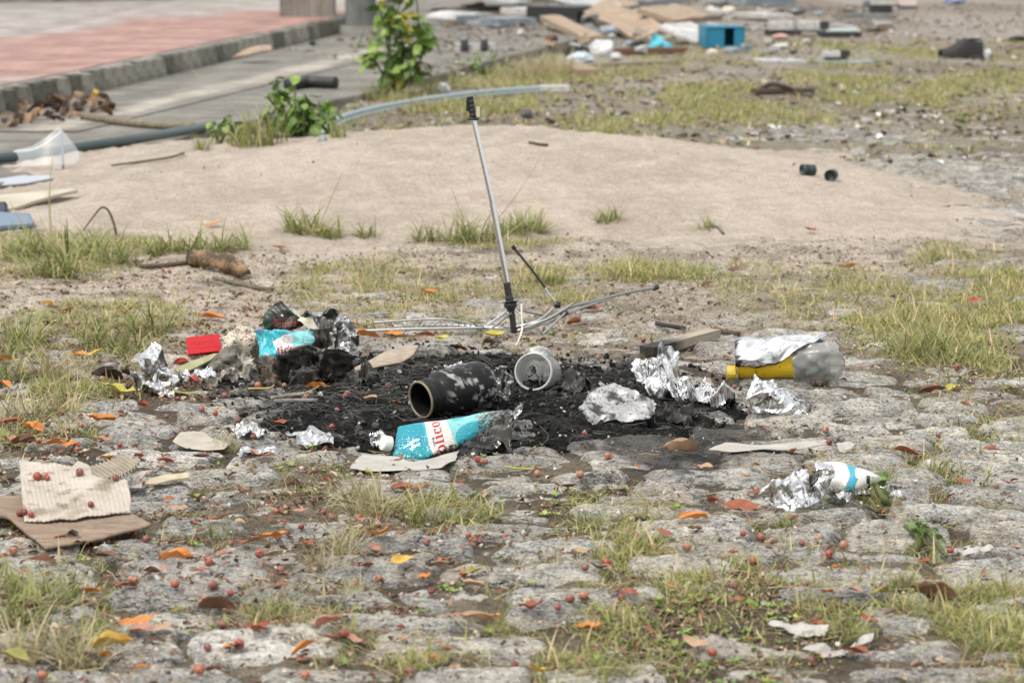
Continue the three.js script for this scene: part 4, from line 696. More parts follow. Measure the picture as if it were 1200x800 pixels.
// ---- red box and the heap of half-burnt packets behind it
{
  const B = hit(238, 420), g = new THREE.Group(), d = -B.z; g.position.copy(B);
  const a = pt(219, 408, d).sub(B), w = 39 / perM(d), h = 20 / perM(d);
  const tex = canvasTex(256, 128, (k, W, H) => { k.fillStyle = '#d5262f'; k.fillRect(0, 0, W, H); const Q = rng(6); k.fillStyle = '#bd1c27'; for (let i = 0; i < 26; i++) k.fillRect(30 + i * 7, 34 + 10 * Q(), 2 + 3 * Q(), 22 + 14 * Q()); k.fillRect(20, 88, 210, 7); speckle(k, W, H, 5, 60, ['#e0474c', '#b81f28'], 1, 3); });
  const red = std(1, 1, 1, { map: tex, roughness: 0.45 }), plain = std(0.62, 0.035, 0.045, { roughness: 0.45 });
  const box = new THREE.BoxGeometry(w, h, 0.03); const m = part(g, box, [plain, plain, plain, plain, red, plain], 'carton'); m.position.set(a.x + w / 2, a.y + 0.006, 0); m.rotation.set(-0.35, 0.15, 0.13);
  part(g, new THREE.BoxGeometry(w * 0.98, 0.002, 0.012), plain, 'end_flap').position.set(a.x + w / 2, a.y + 0.006 - h / 2, 0.004);
  add(g, 'red_box', 'small bright red carton sticking out of the burnt heap', 'box');
  add(sheetMesh([[203, 432], [220, 424], [250, 414], [256, 414], [246, 422], [228, 431], [212, 438]], frame(225, 437, 24, 0, 0.008), std(0.40, 0.40, 0.22, { roughness: 0.7, map: fibreMap }), { thick: 0.003, segs: 60, disp: (a, b) => 0.1 * a * a }), 'olive_card', 'olive green card strip leaning under the red carton', 'card');
  const paperTex = canvasTex(256, 256, (k, W, H) => { k.fillStyle = '#cdc3b4'; k.fillRect(0, 0, W, H); speckle(k, W, H, 15, 240, ['#c9a8a8', '#b76a76', '#cfc4ae', '#9b8f9c', '#e9e4dc'], 2, 12); speckle(k, W, H, 16, 500, ['#8d8474', '#bfb29a', '#6e6658', '#3a352e'], 1, 9); });
  const cr = crumpler(33, 0.05, 8);
  add(sheetMesh([[257, 396], [270, 386], [285, 382], [298, 384], [302, 392], [300, 404], [290, 414], [272, 416], [262, 414]], frame(275, 428, 62, 0, 0.006), std(1, 1, 1, { map: paperTex, roughness: 0.8 }), { rings: 18, segs: 80, pillow: 0.010, jag: 0.09, disp: (a, b) => 0.018 * cr(a, b) }), 'crumpled_paper', 'crumpled white printed paper against the red carton', 'paper');
  const ashCol = seed => (x, y, z) => { const n = fbm(x * 2.2 + seed, y * 2.2 + z * 1.7, seed, 4); return mix3([0.14, 0.135, 0.125], [0.60, 0.56, 0.49], sstep(-0.35, 0.35, n)); };
  const clod = (name, label, px, py, wpx, hpx, seed, col, rough = 0.34, lift = 0.4, cat = 'clod', depth = 0.8) => { const p = hit(px, py), k = perM(-p.z), m = new THREE.Mesh(lump(wpx / k / 2, hpx / k / 2, wpx / k / 2 * depth, seed, rough, 7, col), new THREE.MeshPhysicalMaterial({ specularIntensity: 0.3, vertexColors: true, roughness: 0.9, bumpMap: scaled(soilBump, 2), bumpScale: 0.006, map: scaled(fibreMap, 1), side: THREE.DoubleSide })); m.position.set(p.x, p.y + hpx / k * lift, p.z - wpx / k * 0.15); m.rotation.y = seed; return add(m, name, label, cat); };
  clod('ash_clod', 'speckled grey clod of ash below the printed paper', 275, 440, 52, 38, 61, ashCol(61), 0.30);
  clod('ash_clod', 'low grey ash clod beside the curled foil', 255, 447, 40, 20, 62, ashCol(62), 0.30);
  clod('ash_clod', 'pale ash clod under the turquoise packet', 310, 438, 34, 22, 63, ashCol(63), 0.30);
  clod('charred_clod', 'black charred lump in front of the turquoise packet', 352, 452, 60, 50, 64, (x, y, z) => mix3([0.018, 0.018, 0.017], [0.16, 0.145, 0.12], sstep(0.1, 0.5, fbm(x * 3, y * 3 + z, 5, 4))), 0.34, 0.42);
  clod('charred_clod', 'black charred lump below the crumpled foil ball', 395, 448, 46, 40, 65, (x, y, z) => mix3([0.018, 0.018, 0.017], [0.12, 0.11, 0.1], sstep(0.1, 0.5, fbm(x * 3, y * 3 + z, 6, 4))), 0.34, 0.4);
  clod('paper_curl', 'curled cream paper scrap between ash clod and turquoise packet', 300, 424, 13, 26, 66, (x, y, z) => mix3([0.72, 0.65, 0.52], [0.5, 0.44, 0.34], sstep(0, 0.5, noise(x * 4, y * 4, 2))), 0.25, 0.5, 'paper', 0.5);
  clod('paper_curl', 'rolled cream paper lying below the red carton', 243, 432, 34, 14, 67, (x, y, z) => mix3([0.70, 0.64, 0.53], [0.45, 0.4, 0.32], sstep(0, 0.5, noise(x * 4, y * 4, 3))), 0.22, 0.5, 'paper', 0.6);
  // turquoise packet
  const tq = canvasTex(512, 256, (k, W, H) => { k.fillStyle = '#39b5c6'; k.fillRect(0, 0, W, H); k.fillStyle = '#8ad3d6'; k.beginPath(); k.ellipse(430, 130, 120, 110, 0, 0, 7); k.fill(); k.fillStyle = '#2a7f9a'; k.fillRect(0, 200, 200, 60); k.fillStyle = '#eadfdd'; k.beginPath(); k.moveTo(160, 90); k.lineTo(330, 60); k.lineTo(330, 220); k.lineTo(230, 240); k.fill(); k.save(); k.translate(232, 200); k.rotate(-0.2); k.fillStyle = '#b5333b'; k.font = 'bold 84px serif'; k.fillText('lico', -26, 0); k.restore(); k.fillStyle = '#8a7cc0'; k.fillRect(30, 20, 60, 26); speckle(k, W, H, 17, 500, ['#d9f2f4', '#1f8ea4', '#aee3e6', '#2b6f80'], 1, 6); speckle(k, W, H, 19, 260, ['#20302f', '#4a4a44', '#8b8f86'], 1, 7); });
  const c2 = crumpler(34, 0.06, 7);
  add(sheetMesh([[298, 388], [312, 389], [335, 389], [366, 386], [368, 400], [352, 408], [330, 412], [322, 420], [312, 425], [304, 420], [303, 405]], frame(330, 434, 48, 0, 0.012), phys(1, 1, 1, { map: tq, roughness: 0.4, clearcoat: 0.2 }), { rings: 26, segs: 120, pillow: 0.012, jag: 0.05, disp: (a, b) => 0.017 * c2(a, b) }), 'turquoise_packet', 'crumpled turquoise packet with red script in the burnt heap', 'packet');
  add(sheetMesh([[326, 420], [340, 408], [358, 404], [365, 407], [356, 418], [345, 432], [330, 436], [324, 430]], frame(344, 446, 50, 0, 0.014), std(0.075, 0.018, 0.022, { roughness: 0.5 }), { rings: 14, segs: 70, pillow: 0.01, disp: (a, b) => 0.007 * c2(a * 1.4, b) }), 'maroon_scrap', 'dark maroon plastic scrap on the black charred lump', 'scrap');
  // burnt dark bag with lettering
  const bag = canvasTex(512, 256, (k, W, H) => { k.fillStyle = '#1b2420'; k.fillRect(0, 0, W, H); k.fillStyle = '#1d3a2c'; k.fillRect(0, 60, 110, 200); k.fillStyle = '#431a17'; k.fillRect(110, 150, 402, 110); k.fillStyle = '#a07672'; k.font = '64px serif'; k.save(); k.translate(170, 222); k.rotate(-0.03); k.fillText('urapure', 0, 0); k.restore(); speckle(k, W, H, 18, 260, ['#6f7a66', '#0d100e', '#8d8f80', '#32402f'], 1, 6); });
  const c3 = crumpler(35, 0.05, 8);
  add(sheetMesh([[307, 372], [314, 362], [328, 351], [335, 358], [343, 366], [352, 372], [356, 380], [346, 386], [325, 389], [309, 388]], frame(330, 430, 72, 0, 0.05), phys(1, 1, 1, { map: bag, roughness: 0.38 }), { rings: 18, segs: 90, pillow: 0.012, jag: 0.04, disp: (a, b) => 0.008 * c3(a, b) }), 'burnt_bag', 'dark burnt packet with faint pink lettering atop the heap', 'packet');
  add(sheetMesh([[326, 372], [338, 367], [352, 366], [362, 368], [368, 378], [375, 386], [362, 388], [352, 378], [340, 373]], frame(345, 430, 66, 0, 0.055), std(0.74, 0.70, 0.58, { map: fibreMap }), { rings: 10, segs: 60, jag: 0.14, thick: 0.001, disp: (a, b) => 0.006 * c3(a, b) + 0.012 }), 'torn_paper_edge', 'torn cream paper edge above the pink lettering', 'paper');
  foilPiece('burnt_film', 'burnt black and silver film folded behind the foil ball', [[352, 370], [366, 365], [385, 362], [398, 365], [396, 374], [385, 384], [370, 388], [358, 382]], frame(375, 430, 70, 0, 0.05), { mat: foilDull, amp: 0.014, scale: 0.035, seed: 36, burn: 0.75, jag: 0.1 });
  foilPiece('foil_ball', 'crumpled silver foil ball at the end of the heap', [[384, 396], [388, 380], [396, 366], [408, 372], [416, 384], [422, 400], [420, 416], [410, 424], [396, 424], [388, 412]], frame(403, 426, 68, 10, 0.01), { mat: foilDull, amp: 0.016, scale: 0.035, seed: 37, burn: 0.16, belly: 0.03, rings: 30, segs: 130 });
  foilPiece('burnt_film', 'grey charred film draped between packet and foil ball', [[362, 388], [380, 376], [394, 372], [394, 398], [390, 416], [378, 424], [366, 412]], frame(378, 430, 60, 0, 0.03), { mat: std(0.40, 0.38, 0.35, { vertexColors: true, roughness: 0.7 }), amp: 0.015, scale: 0.03, seed: 38, burn: 0.7, jag: 0.1 });
  const cw = crumpler(39, 0.2, 4);
  add(sheetMesh([[402, 436], [425, 424], [452, 411], [478, 405], [491, 405], [484, 416], [470, 424], [445, 428], [420, 432]], frame(440, 436, 16, 0, 0.012), std(0.50, 0.42, 0.34, { map: woodMap }), { thick: 0.003, segs: 90, disp: (a, b) => 0.003 * cw(a, b) }), 'card_shard', 'brown pointed cardboard shard lying beside the foil ball', 'cardboard');
}
// ---- charred scraps lying over the heap
{
  const black = phys(0.05, 0.048, 0.045, { roughness: 0.4, vertexColors: true }), umber = std(0.13, 0.10, 0.075, { vertexColors: true, roughness: 0.7 }), ashy = std(0.46, 0.43, 0.38, { vertexColors: true, roughness: 0.85 });
  const scraps = [['black charred film curling over the dark lump', black, [[338, 446], [342, 430], [356, 420], [370, 424], [376, 438], [366, 450], [350, 452]], 354, 454, 50, 0.02], ['black charred flakes between dark lump and foil ball', black, [[366, 446], [372, 428], [384, 418], [398, 424], [402, 440], [390, 450]], 384, 452, 50, 0.02], ['umber scorched rag hanging below the foil ball', umber, [[352, 424], [364, 414], [380, 412], [386, 424], [374, 436], [360, 436]], 368, 450, 60, 0.03], ['pale ashy paper crust below the printed paper', ashy, [[258, 440], [264, 424], [280, 416], [296, 420], [300, 436], [286, 446], [270, 448]], 280, 448, 44, 0.016], ['grey ashy crust beside the speckled clod', ashy, [[236, 446], [246, 434], [260, 430], [268, 440], [258, 450], [244, 452]], 252, 452, 36, 0.012], ['dark ashy crust under the turquoise packet', umber, [[300, 440], [308, 426], [322, 422], [336, 430], [336, 444], [320, 450], [306, 448]], 318, 451, 44, 0.012], ['black charred crust at the foot of the shard', black, [[398, 448], [410, 436], [430, 430], [446, 434], [440, 444], [420, 452]], 420, 452, 24, 0.01], ['black charred crust east of the clear jar', black, [[650, 452], [664, 440], [684, 438], [696, 446], [686, 456], [664, 460]], 672, 460, 22, 0.008], ['black charred crust below the flat foil sheet', black, [[770, 486], [786, 478], [806, 478], [820, 486], [806, 494], [784, 496]], 795, 496, 14, 0.006]];
  scraps.forEach(([label, mat, o, ax, ay, tilt, lift], n) => foilPiece('charred_scrap', label, o, frame(ax, ay, tilt, 0, lift), { mat, amp: 0.011, scale: 0.03, seed: 161 + n, burn: mat === ashy ? 0.3 : 0.2, jag: 0.22, rings: 20, segs: 110, cat: 'scrap' }));
}
// ---- silver foil, west end
foilPiece('foil_wrapper', 'stiff bent silver foil wrapper standing at the heap edge', [[157, 421], [166, 413], [180, 402], [186, 408], [193, 420], [203, 434], [210, 446], [204, 452], [190, 450], [176, 449], [165, 440], [160, 430]], frame(178, 456, 56, 22, 0.006), { amp: 0.011, scale: 0.06, seed: 41, burn: 0.02, jag: 0.01, extra: (a, b) => 0.9 * a * a, rings: 26, segs: 120 });
foilPiece('foil_wrapper', 'dark curled foil edge under the standing silver wrapper', [[150, 430], [158, 440], [170, 448], [184, 452], [205, 456], [214, 458], [200, 464], [180, 461], [164, 455], [152, 442]], frame(180, 463, 30, 0, 0.006), { mat: foilDull, amp: 0.010, scale: 0.03, seed: 42, burn: 0.45, jag: 0.06 });
foilPiece('foil_wrapper', 'long curled foil strip leading to the ash clods', [[206, 446], [218, 436], [232, 433], [246, 430], [254, 436], [252, 446], [240, 446], [226, 448], [212, 452]], frame(230, 452, 30, 0, 0.006), { amp: 0.011, scale: 0.03, seed: 43, burn: 0.4, jag: 0.08 });
// ---- foil, east end
foilPiece('foil_sheet', 'flat grey foil sheet with crumpled edge in the ash', [[678, 484], [684, 470], [694, 456], [715, 448], [735, 455], [752, 462], [770, 470], [768, 484], [752, 492], [730, 491], [705, 494], [688, 493]], frame(722, 494, 20, 0, 0.008), { mat: phys(0.52, 0.52, 0.51, { metalness: 0.5, roughness: 0.45, vertexColors: true, map: foilMap }), amp: 0.0055, scale: 0.06, seed: 44, burn: 0.35, jag: 0.06, rings: 26 });
foilPiece('foil_sheet', 'tall crumpled silver foil beside the wooden batten', [[741, 424], [746, 422], [758, 426], [770, 414], [784, 405], [794, 408], [795, 424], [800, 446], [808, 462], [796, 469], [776, 466], [758, 458], [742, 440]], frame(775, 470, 30, 0, 0.008), { amp: 0.014, scale: 0.04, seed: 45, burn: 0.22, jag: 0.10, rings: 30, segs: 140 });
foilPiece('foil_sheet', 'jagged silver foil strip pointing to the yellow container', [[794, 450], [808, 448], [820, 448], [826, 440], [832, 452], [846, 462], [860, 456], [864, 460], [852, 474], [838, 474], [820, 470], [800, 468]], frame(828, 475, 26, 0, 0.008), { amp: 0.013, scale: 0.035, seed: 46, burn: 0.4, jag: 0.08, rings: 24 });
foilPiece('foil_wrapper', 'folded silver foil wrapper in front of the yellow container', [[876, 474], [877, 456], [884, 441], [892, 447], [906, 446], [918, 456], [934, 468], [951, 476], [948, 486], [925, 487], [900, 483], [884, 480]], frame(910, 487, 42, 8, 0.006), { amp: 0.011, scale: 0.045, seed: 47, burn: 0.12, belly: 0.014, jag: 0.03, rings: 28, segs: 130 });
foilPiece('foil_scrap', 'burnt silver foil rising behind the black jar', [[502, 443], [504, 434], [512, 436], [524, 428], [534, 424], [546, 430], [548, 440], [530, 446], [512, 450]], frame(524, 452, 56, 0, 0.012), { amp: 0.010, scale: 0.022, seed: 48, burn: 0.35, jag: 0.12 });
foilPiece('foil_scrap', 'jagged burnt foil between the two jars', [[572, 440], [580, 430], [594, 428], [600, 436], [602, 452], [594, 470], [580, 474], [574, 462]], frame(588, 476, 52, 0, 0.008), { mat: foilDull, amp: 0.011, scale: 0.024, seed: 49, burn: 0.62, jag: 0.12 });
foilPiece('foil_scrap', 'small white foil curl beside the mouth of the black jar', [[478, 474], [481, 460], [485, 446], [489, 448], [486, 462], [484, 476]], frame(482, 478, 60, 0, 0.006), { amp: 0.004, scale: 0.02, seed: 50, burn: 0.1, rings: 8, segs: 50 });
foilPiece('foil_scrap', 'flat flaky grey foil on the ash near the cobbles', [[266, 505], [276, 498], [292, 495], [308, 498], [316, 505], [306, 510], [286, 510], [272, 508]], frame(290, 510, 6, 0, 0.008), { mat: foilDull, amp: 0.005, scale: 0.02, seed: 51, burn: 0.35, jag: 0.05, cat: 'foil' });
foilPiece('foil_scrap', 'arched grey foil scrap at the edge of the ash', [[333, 508], [345, 503], [366, 501], [384, 503], [391, 514], [390, 522], [370, 522], [348, 521], [346, 513]], frame(365, 523, 14, 0, 0.008), { mat: foilDull, amp: 0.005, scale: 0.04, seed: 52, burn: 0.15, jag: 0.02 });
foilPiece('foil_scrap', 'torn grey foil scrap beside a red berry', [[277, 529], [286, 524], [300, 526], [316, 521], [329, 525], [326, 531], [304, 531], [284, 533]], frame(300, 533, 8, 0, 0.006), { mat: foilDull, amp: 0.005, scale: 0.03, seed: 53, burn: 0.2, jag: 0.04 });
add(sheetMesh([[202, 517], [212, 508], [226, 504], [240, 504], [250, 512], [268, 519], [262, 526], [240, 526], [218, 524]], frame(235, 527, 8, 0, 0.008), std(0.52, 0.48, 0.41, { map: fibreMap }), { thick: 0.0012, segs: 70, disp: (a, b) => 0.006 * noise(a * 20, b * 20, 6) }), 'paper_scrap', 'tan scorched paper scrap lying on the cobbles', 'paper');
add(sheetMesh([[828, 527], [850, 520], [885, 519], [920, 520], [948, 516], [968, 520], [940, 526], [900, 527], [860, 531]], frame(890, 530, 3, 0, 0.002), std(0.52, 0.50, 0.46, { map: fibreMap }), { thick: 0.001, segs: 70, jag: 0.03, disp: (a, b) => 0.004 * noise(a * 20, b * 20, 7) }), 'paper_scrap', 'long pale paper strip past the end of the ash', 'paper');
// ---- wooden batten
{
  const a = hit(757, 418), b = hit(836, 398), o = a.clone(), L = a.distanceTo(b), g = worn(L, 0.018, 0.034, 5), p = g.attributes.position, C = [];
  for (let i = 0; i < p.count; i++) C.push(...mix3([0.50, 0.44, 0.36], [0.05, 0.048, 0.045], sstep(0.1, -0.25, p.getX(i) / L + 0.12 * noise(p.getZ(i) * 200, p.getX(i) * 60, 3))));
  g.setAttribute('color', new THREE.Float32BufferAttribute(C, 3));
  const m = new THREE.Mesh(g, new THREE.MeshStandardMaterial({ map: scaled(woodMap, 0.5, 0.3), vertexColors: true, roughness: 0.85, side: THREE.DoubleSide })); m.position.copy(a).lerp(b, 0.5); m.position.y += 0.004; m.rotation.y = Math.atan2(-(b.z - a.z), b.x - a.x); m.rotation.z = 0.03;
  add(m, 'wooden_batten', 'short wooden batten with one charred end', 'batten');
}
// ---- yellow container with torn foil and a melted clear end
{
  const B = hit(915, 446), d = -B.z + 0.03, k = perM(d), g = new THREE.Group(); g.position.set(B.x, B.y, -d);
  const L = 108 / k, r = 0.0365;
  const tilt = new THREE.Group(); g.rotation.set(0, -0.10, 0.055); g.position.x = pt(918, 440, d).x; g.position.y += r * 0.98;
  const lab = canvasTex(512, 256, (c, W, H) => { c.fillStyle = '#e9c21f'; c.fillRect(0, 0, W, H); c.fillStyle = '#f0d94c'; c.fillRect(0, 170, W, 86); speckle(c, W, H, 25, 700, ['#d7a90f', '#f3de6a', '#c79a12', '#8a6a10'], 1, 5); c.fillStyle = '#8d8d86'; c.beginPath(); c.moveTo(300, 60); c.lineTo(512, 60); c.lineTo(512, 180); c.lineTo(330, 178); c.fill(); { const Q = rng(12); for (let i = 0; i < 300; i++) { c.fillStyle = ['rgba(40,40,38,0.5)', 'rgba(190,190,184,0.5)', 'rgba(90,88,80,0.5)'][i % 3]; c.fillRect(310 + 200 * Q(), 60 + 90 * Q(), 3 + 6 * Q(), 10 + 40 * Q()); } } c.fillStyle = '#1f8a86'; c.beginPath(); c.ellipse(420, 150, 22, 14, 0, 0, 7); c.fill(); const R = rng(4); for (let i = 0; i < 900; i++) { const x = R() * 420, y = 40 + 50 * R() * R(); c.fillStyle = ['#3b2a12', '#6b4a18', '#1d1710'][i % 3]; c.beginPath(); c.ellipse(x, y, 3 + 8 * R(), 2 + 4 * R(), 0, 0, 7); c.fill(); } });
  const shell = (r, x0, x1, a0, a1, n, na, warp, col) => gridGeo(n, na, (i, j) => { const u = i / n, v = j / na; let a = lerp(a0, a1, v), x = lerp(x0, x1, u); const w = warp ? warp(u, v) : [0, 0, 0]; a += w[1]; x += w[0]; const R = r + w[2]; return { p: [x, Math.sin(a) * R, Math.cos(a) * R], uv: [u, v], c: col ? col(u, v) : [1, 1, 1] }; });
  const ov = (u, v) => [0, 0, -0.004 * Math.pow(Math.max(0, 0.25 - u) / 0.25, 2) + 0.0015 * noise(u * 6, v * 9, 4)];
  part(g, shell(r, -L / 2, L / 2, -Math.PI, Math.PI, 40, 60, ov), phys(1, 1, 1, { map: lab, roughness: 0.4, clearcoat: 0.2 }), 'label', 'yellow printed label');
  // torn foil lying over the shoulder: edge sweeps from the low west end up to the crest
  const cr = crumpler(71, 0.045, 7);
  part(g, shell(r + 0.0022, -L / 2 - 0.003, L / 2, 0.02, 1.62, 70, 60, (u, v) => { const lim = 0.15 + 0.95 * Math.pow(Math.max(0, u - 0.42) / 0.58, 1.1) + 0.05 * noise(u * 14, 1, 7); const vv = lim + (1 - lim) * v; return [0, (vv - v) * 1.6 - 0.34 * (1 - v), 0.006 * cr(u * L, v * 0.07) + 0.0065 - 0.008 * Math.pow(Math.max(0, 0.12 - u) / 0.12, 2)]; }, (u, v) => { const n = fbm(u * 9, v * 6, 73, 3); const e = v < 0.035 + 0.02 * noise(u * 30, 4, 9) ? 1 : 0.9 * sstep(0.06, 0.02, u + 0.05 * noise(v * 14, 2, 6)); const top = sstep(0.86, 0.93, v + 0.05 * noise(u * 25, 2, 3)) * sstep(0.35, 0.45, u) * (noise(u * 40, 3, 5) > -0.35 ? 1 : 0.1); return mix3([1, 1, 1], [0.03, 0.03, 0.03], clamp(e + top + 0.5 * sstep(0.45, 0.6, n))); }), foil, 'torn_foil', 'torn silver foil layer with blackened edge');
  // melted clear end
  const melt = phys(0.62, 0.63, 0.62, { transmission: 0.72, thickness: 0, roughness: 0.28 });
  part(g, shell(r + 0.006, L * 0.10, L / 2 + 0.014, -1.05, 0.98, 34, 36, (u, v) => [0.004 * noise(v * 8, u * 3, 6) + 0.008 * Math.sin(v * 3.1) * u, 0, 0.004 * noise(u * 9, v * 7, 8) + 0.006 * (1 - v) * (u > 0.2 ? 1 : u * 5)]), melt, 'melted_plastic', 'grey melted clear plastic over the end');
  part(g, new THREE.TorusGeometry(0.013, 0.004, 10, 24).scale(1.2, 1, 0.7).translate(L / 2 + 0.004, 0.006, 0.034), melt, 'plastic_bead');
  part(g, shell(r + 0.012, L * 0.16, L * 0.42, -1.55, -0.9, 20, 10, (u, v) => [0, 0, 0.012 * (1 - v) + 0.004 * noise(u * 14, v * 4, 3)]), foil, 'foil_skirt');
  for (const s of [-1, 1]) part(g, new THREE.CircleGeometry(r * 0.97, 36).rotateY(Math.PI / 2).translate(s * (L / 2 - 0.004), 0, 0), s < 0 ? blackPlastic : std(0.30, 0.28, 0.22, { roughness: 0.4 }), 'end_disc');
  const cap = new THREE.LatheGeometry([[0, 0], [0.012, 0], [0.0135, 0.002], [0.0135, 0.016], [0.012, 0.018], [0, 0.018]].map(v => new THREE.Vector2(...v)), 40), cp = cap.attributes.position; for (let i = 0; i < cp.count; i++) { const a = Math.atan2(cp.getZ(i), cp.getX(i)); if (cp.getY(i) > 0.001 && cp.getY(i) < 0.017) { const s = 1 + 0.05 * Math.cos(a * 20); cp.setX(i, cp.getX(i) * s); cp.setZ(i, cp.getZ(i) * s); } } cap.computeVertexNormals();
  const cm = part(g, cap, std(0.62, 0.45, 0.04, { roughness: 0.45 }), 'cap', 'yellow ribbed cap'); cm.rotation.z = Math.PI / 2; cm.position.set(-L / 2 - 0.002, -0.019, 0.018);
  add(g, 'yellow_container', 'round yellow container with torn foil and melted plastic end', 'container');
}
// ---- white tube with blue print and crumpled foil mouth
{
  const f = frame(990, 584, 46, -8, 0.006);
  const tex = canvasTex(512, 256, (k, W, H) => { k.fillStyle = '#d9d9d3'; k.fillRect(0, 0, W, H); k.fillStyle = '#3d9fbd'; k.beginPath(); k.moveTo(205, 40); k.bezierCurveTo(270, 120, 250, 170, 180, 256); k.lineTo(290, 256); k.bezierCurveTo(280, 170, 350, 150, 300, 150); k.bezierCurveTo(280, 120, 300, 60, 330, 30); k.fill(); k.fillStyle = '#bfe3ea'; k.beginPath(); k.moveTo(300, 20); k.lineTo(400, 60); k.lineTo(350, 150); k.lineTo(290, 120); k.fill(); k.fillStyle = '#2a2a33'; k.fillRect(386, 130, 30, 40); k.fillStyle = '#cdb08a'; k.fillRect(0, 0, 26, H); speckle(k, W, H, 45, 420, ['#d2d2cc', '#c9c4b8', '#b8b8b0', '#8d877a'], 1, 6); { const Q = rng(46); for (let i = 0; i < 500; i++) { k.fillStyle = ['rgba(60,55,45,0.35)', 'rgba(150,140,120,0.35)'][i % 2]; k.beginPath(); k.ellipse(Q() * 512, 256 - 70 * Q() * Q(), 3 + 8 * Q(), 2 + 4 * Q(), 0, 0, 7); k.fill(); } } });
  const g = new THREE.Group(); g.position.copy(f.B);
  const b = new THREE.Mesh(sheetGeo([[962, 542], [980, 542], [1004, 548], [1020, 553], [1034, 561], [1022, 567], [1008, 574], [990, 581], [972, 580], [964, 575], [970, 560]].map(p => f.local(...p)), { rings: 18, segs: 90, pillow: 0.016, disp: (a, c) => 0.002 * noise(a * 60, c * 40, 3) }), phys(1, 1, 1, { map: tex, roughness: 0.4, clearcoat: 0.15 })); b.name = 'tube_body'; b.applyMatrix4(f.M); g.add(b);
  const inside = (name, outline, fr, o, mat = foil) => { const cr = crumpler(o.seed, o.scale, 7); const m = new THREE.Mesh(sheetGeo(outline.map(p => fr.local(...p)), { rings: 26, segs: 130, jag: o.jag ?? 0.05, seed: o.seed, disp: (a, c, r) => 1.8 * o.amp * cr(a, c) + (o.belly || 0) * (1 - r * r), color: scorch(o.seed, o.burn) }), mat); m.name = name; m.applyMatrix4(fr.M); m.position.copy(fr.B).sub(f.B); g.add(m); };
  inside('torn_foil', [[944, 570], [948, 556], [956, 544], [968, 541], [978, 546], [979, 558], [972, 572], [960, 584], [950, 592], [942, 586]], frame(960, 592, 52, -20, 0.012), { seed: 81, scale: 0.045, amp: 0.010, burn: 0.16, belly: 0.016 });
  inside('foil_skirt', [[887, 585], [900, 574], [916, 566], [930, 556], [944, 558], [952, 572], [948, 590], [938, 601], [926, 598], [912, 590], [896, 588]], frame(925, 600, 34, 0, 0.008), { seed: 82, scale: 0.04, amp: 0.011, burn: 0.14, belly: 0.012, jag: 0.06 });
  inside('dark_fold', [[930, 556], [938, 544], [952, 541], [956, 550], [950, 566], [940, 568]], frame(945, 592, 60, -10, 0.02), { seed: 83, scale: 0.03, amp: 0.008, burn: 0.5 }, std(0.20, 0.15, 0.09, { vertexColors: true, roughness: 0.5 }));
  inside('foil_strip', [[1000, 576], [1012, 568], [1030, 570], [1046, 572], [1058, 574], [1057, 580], [1040, 578], [1020, 577], [1006, 582]], frame(1030, 583, 24, 0, 0.01), { seed: 84, scale: 0.02, amp: 0.007, burn: 0.6, jag: 0.08 });
  inside('foil_strip', [[980, 580], [992, 576], [1000, 582], [992, 588], [982, 586]], frame(990, 588, 30, 0, 0.008), { seed: 85, scale: 0.02, amp: 0.006, burn: 0.15, jag: 0.08 });
  add(g, 'white_tube', 'torn white tube with blue print and crumpled foil mouth', 'tube');
}
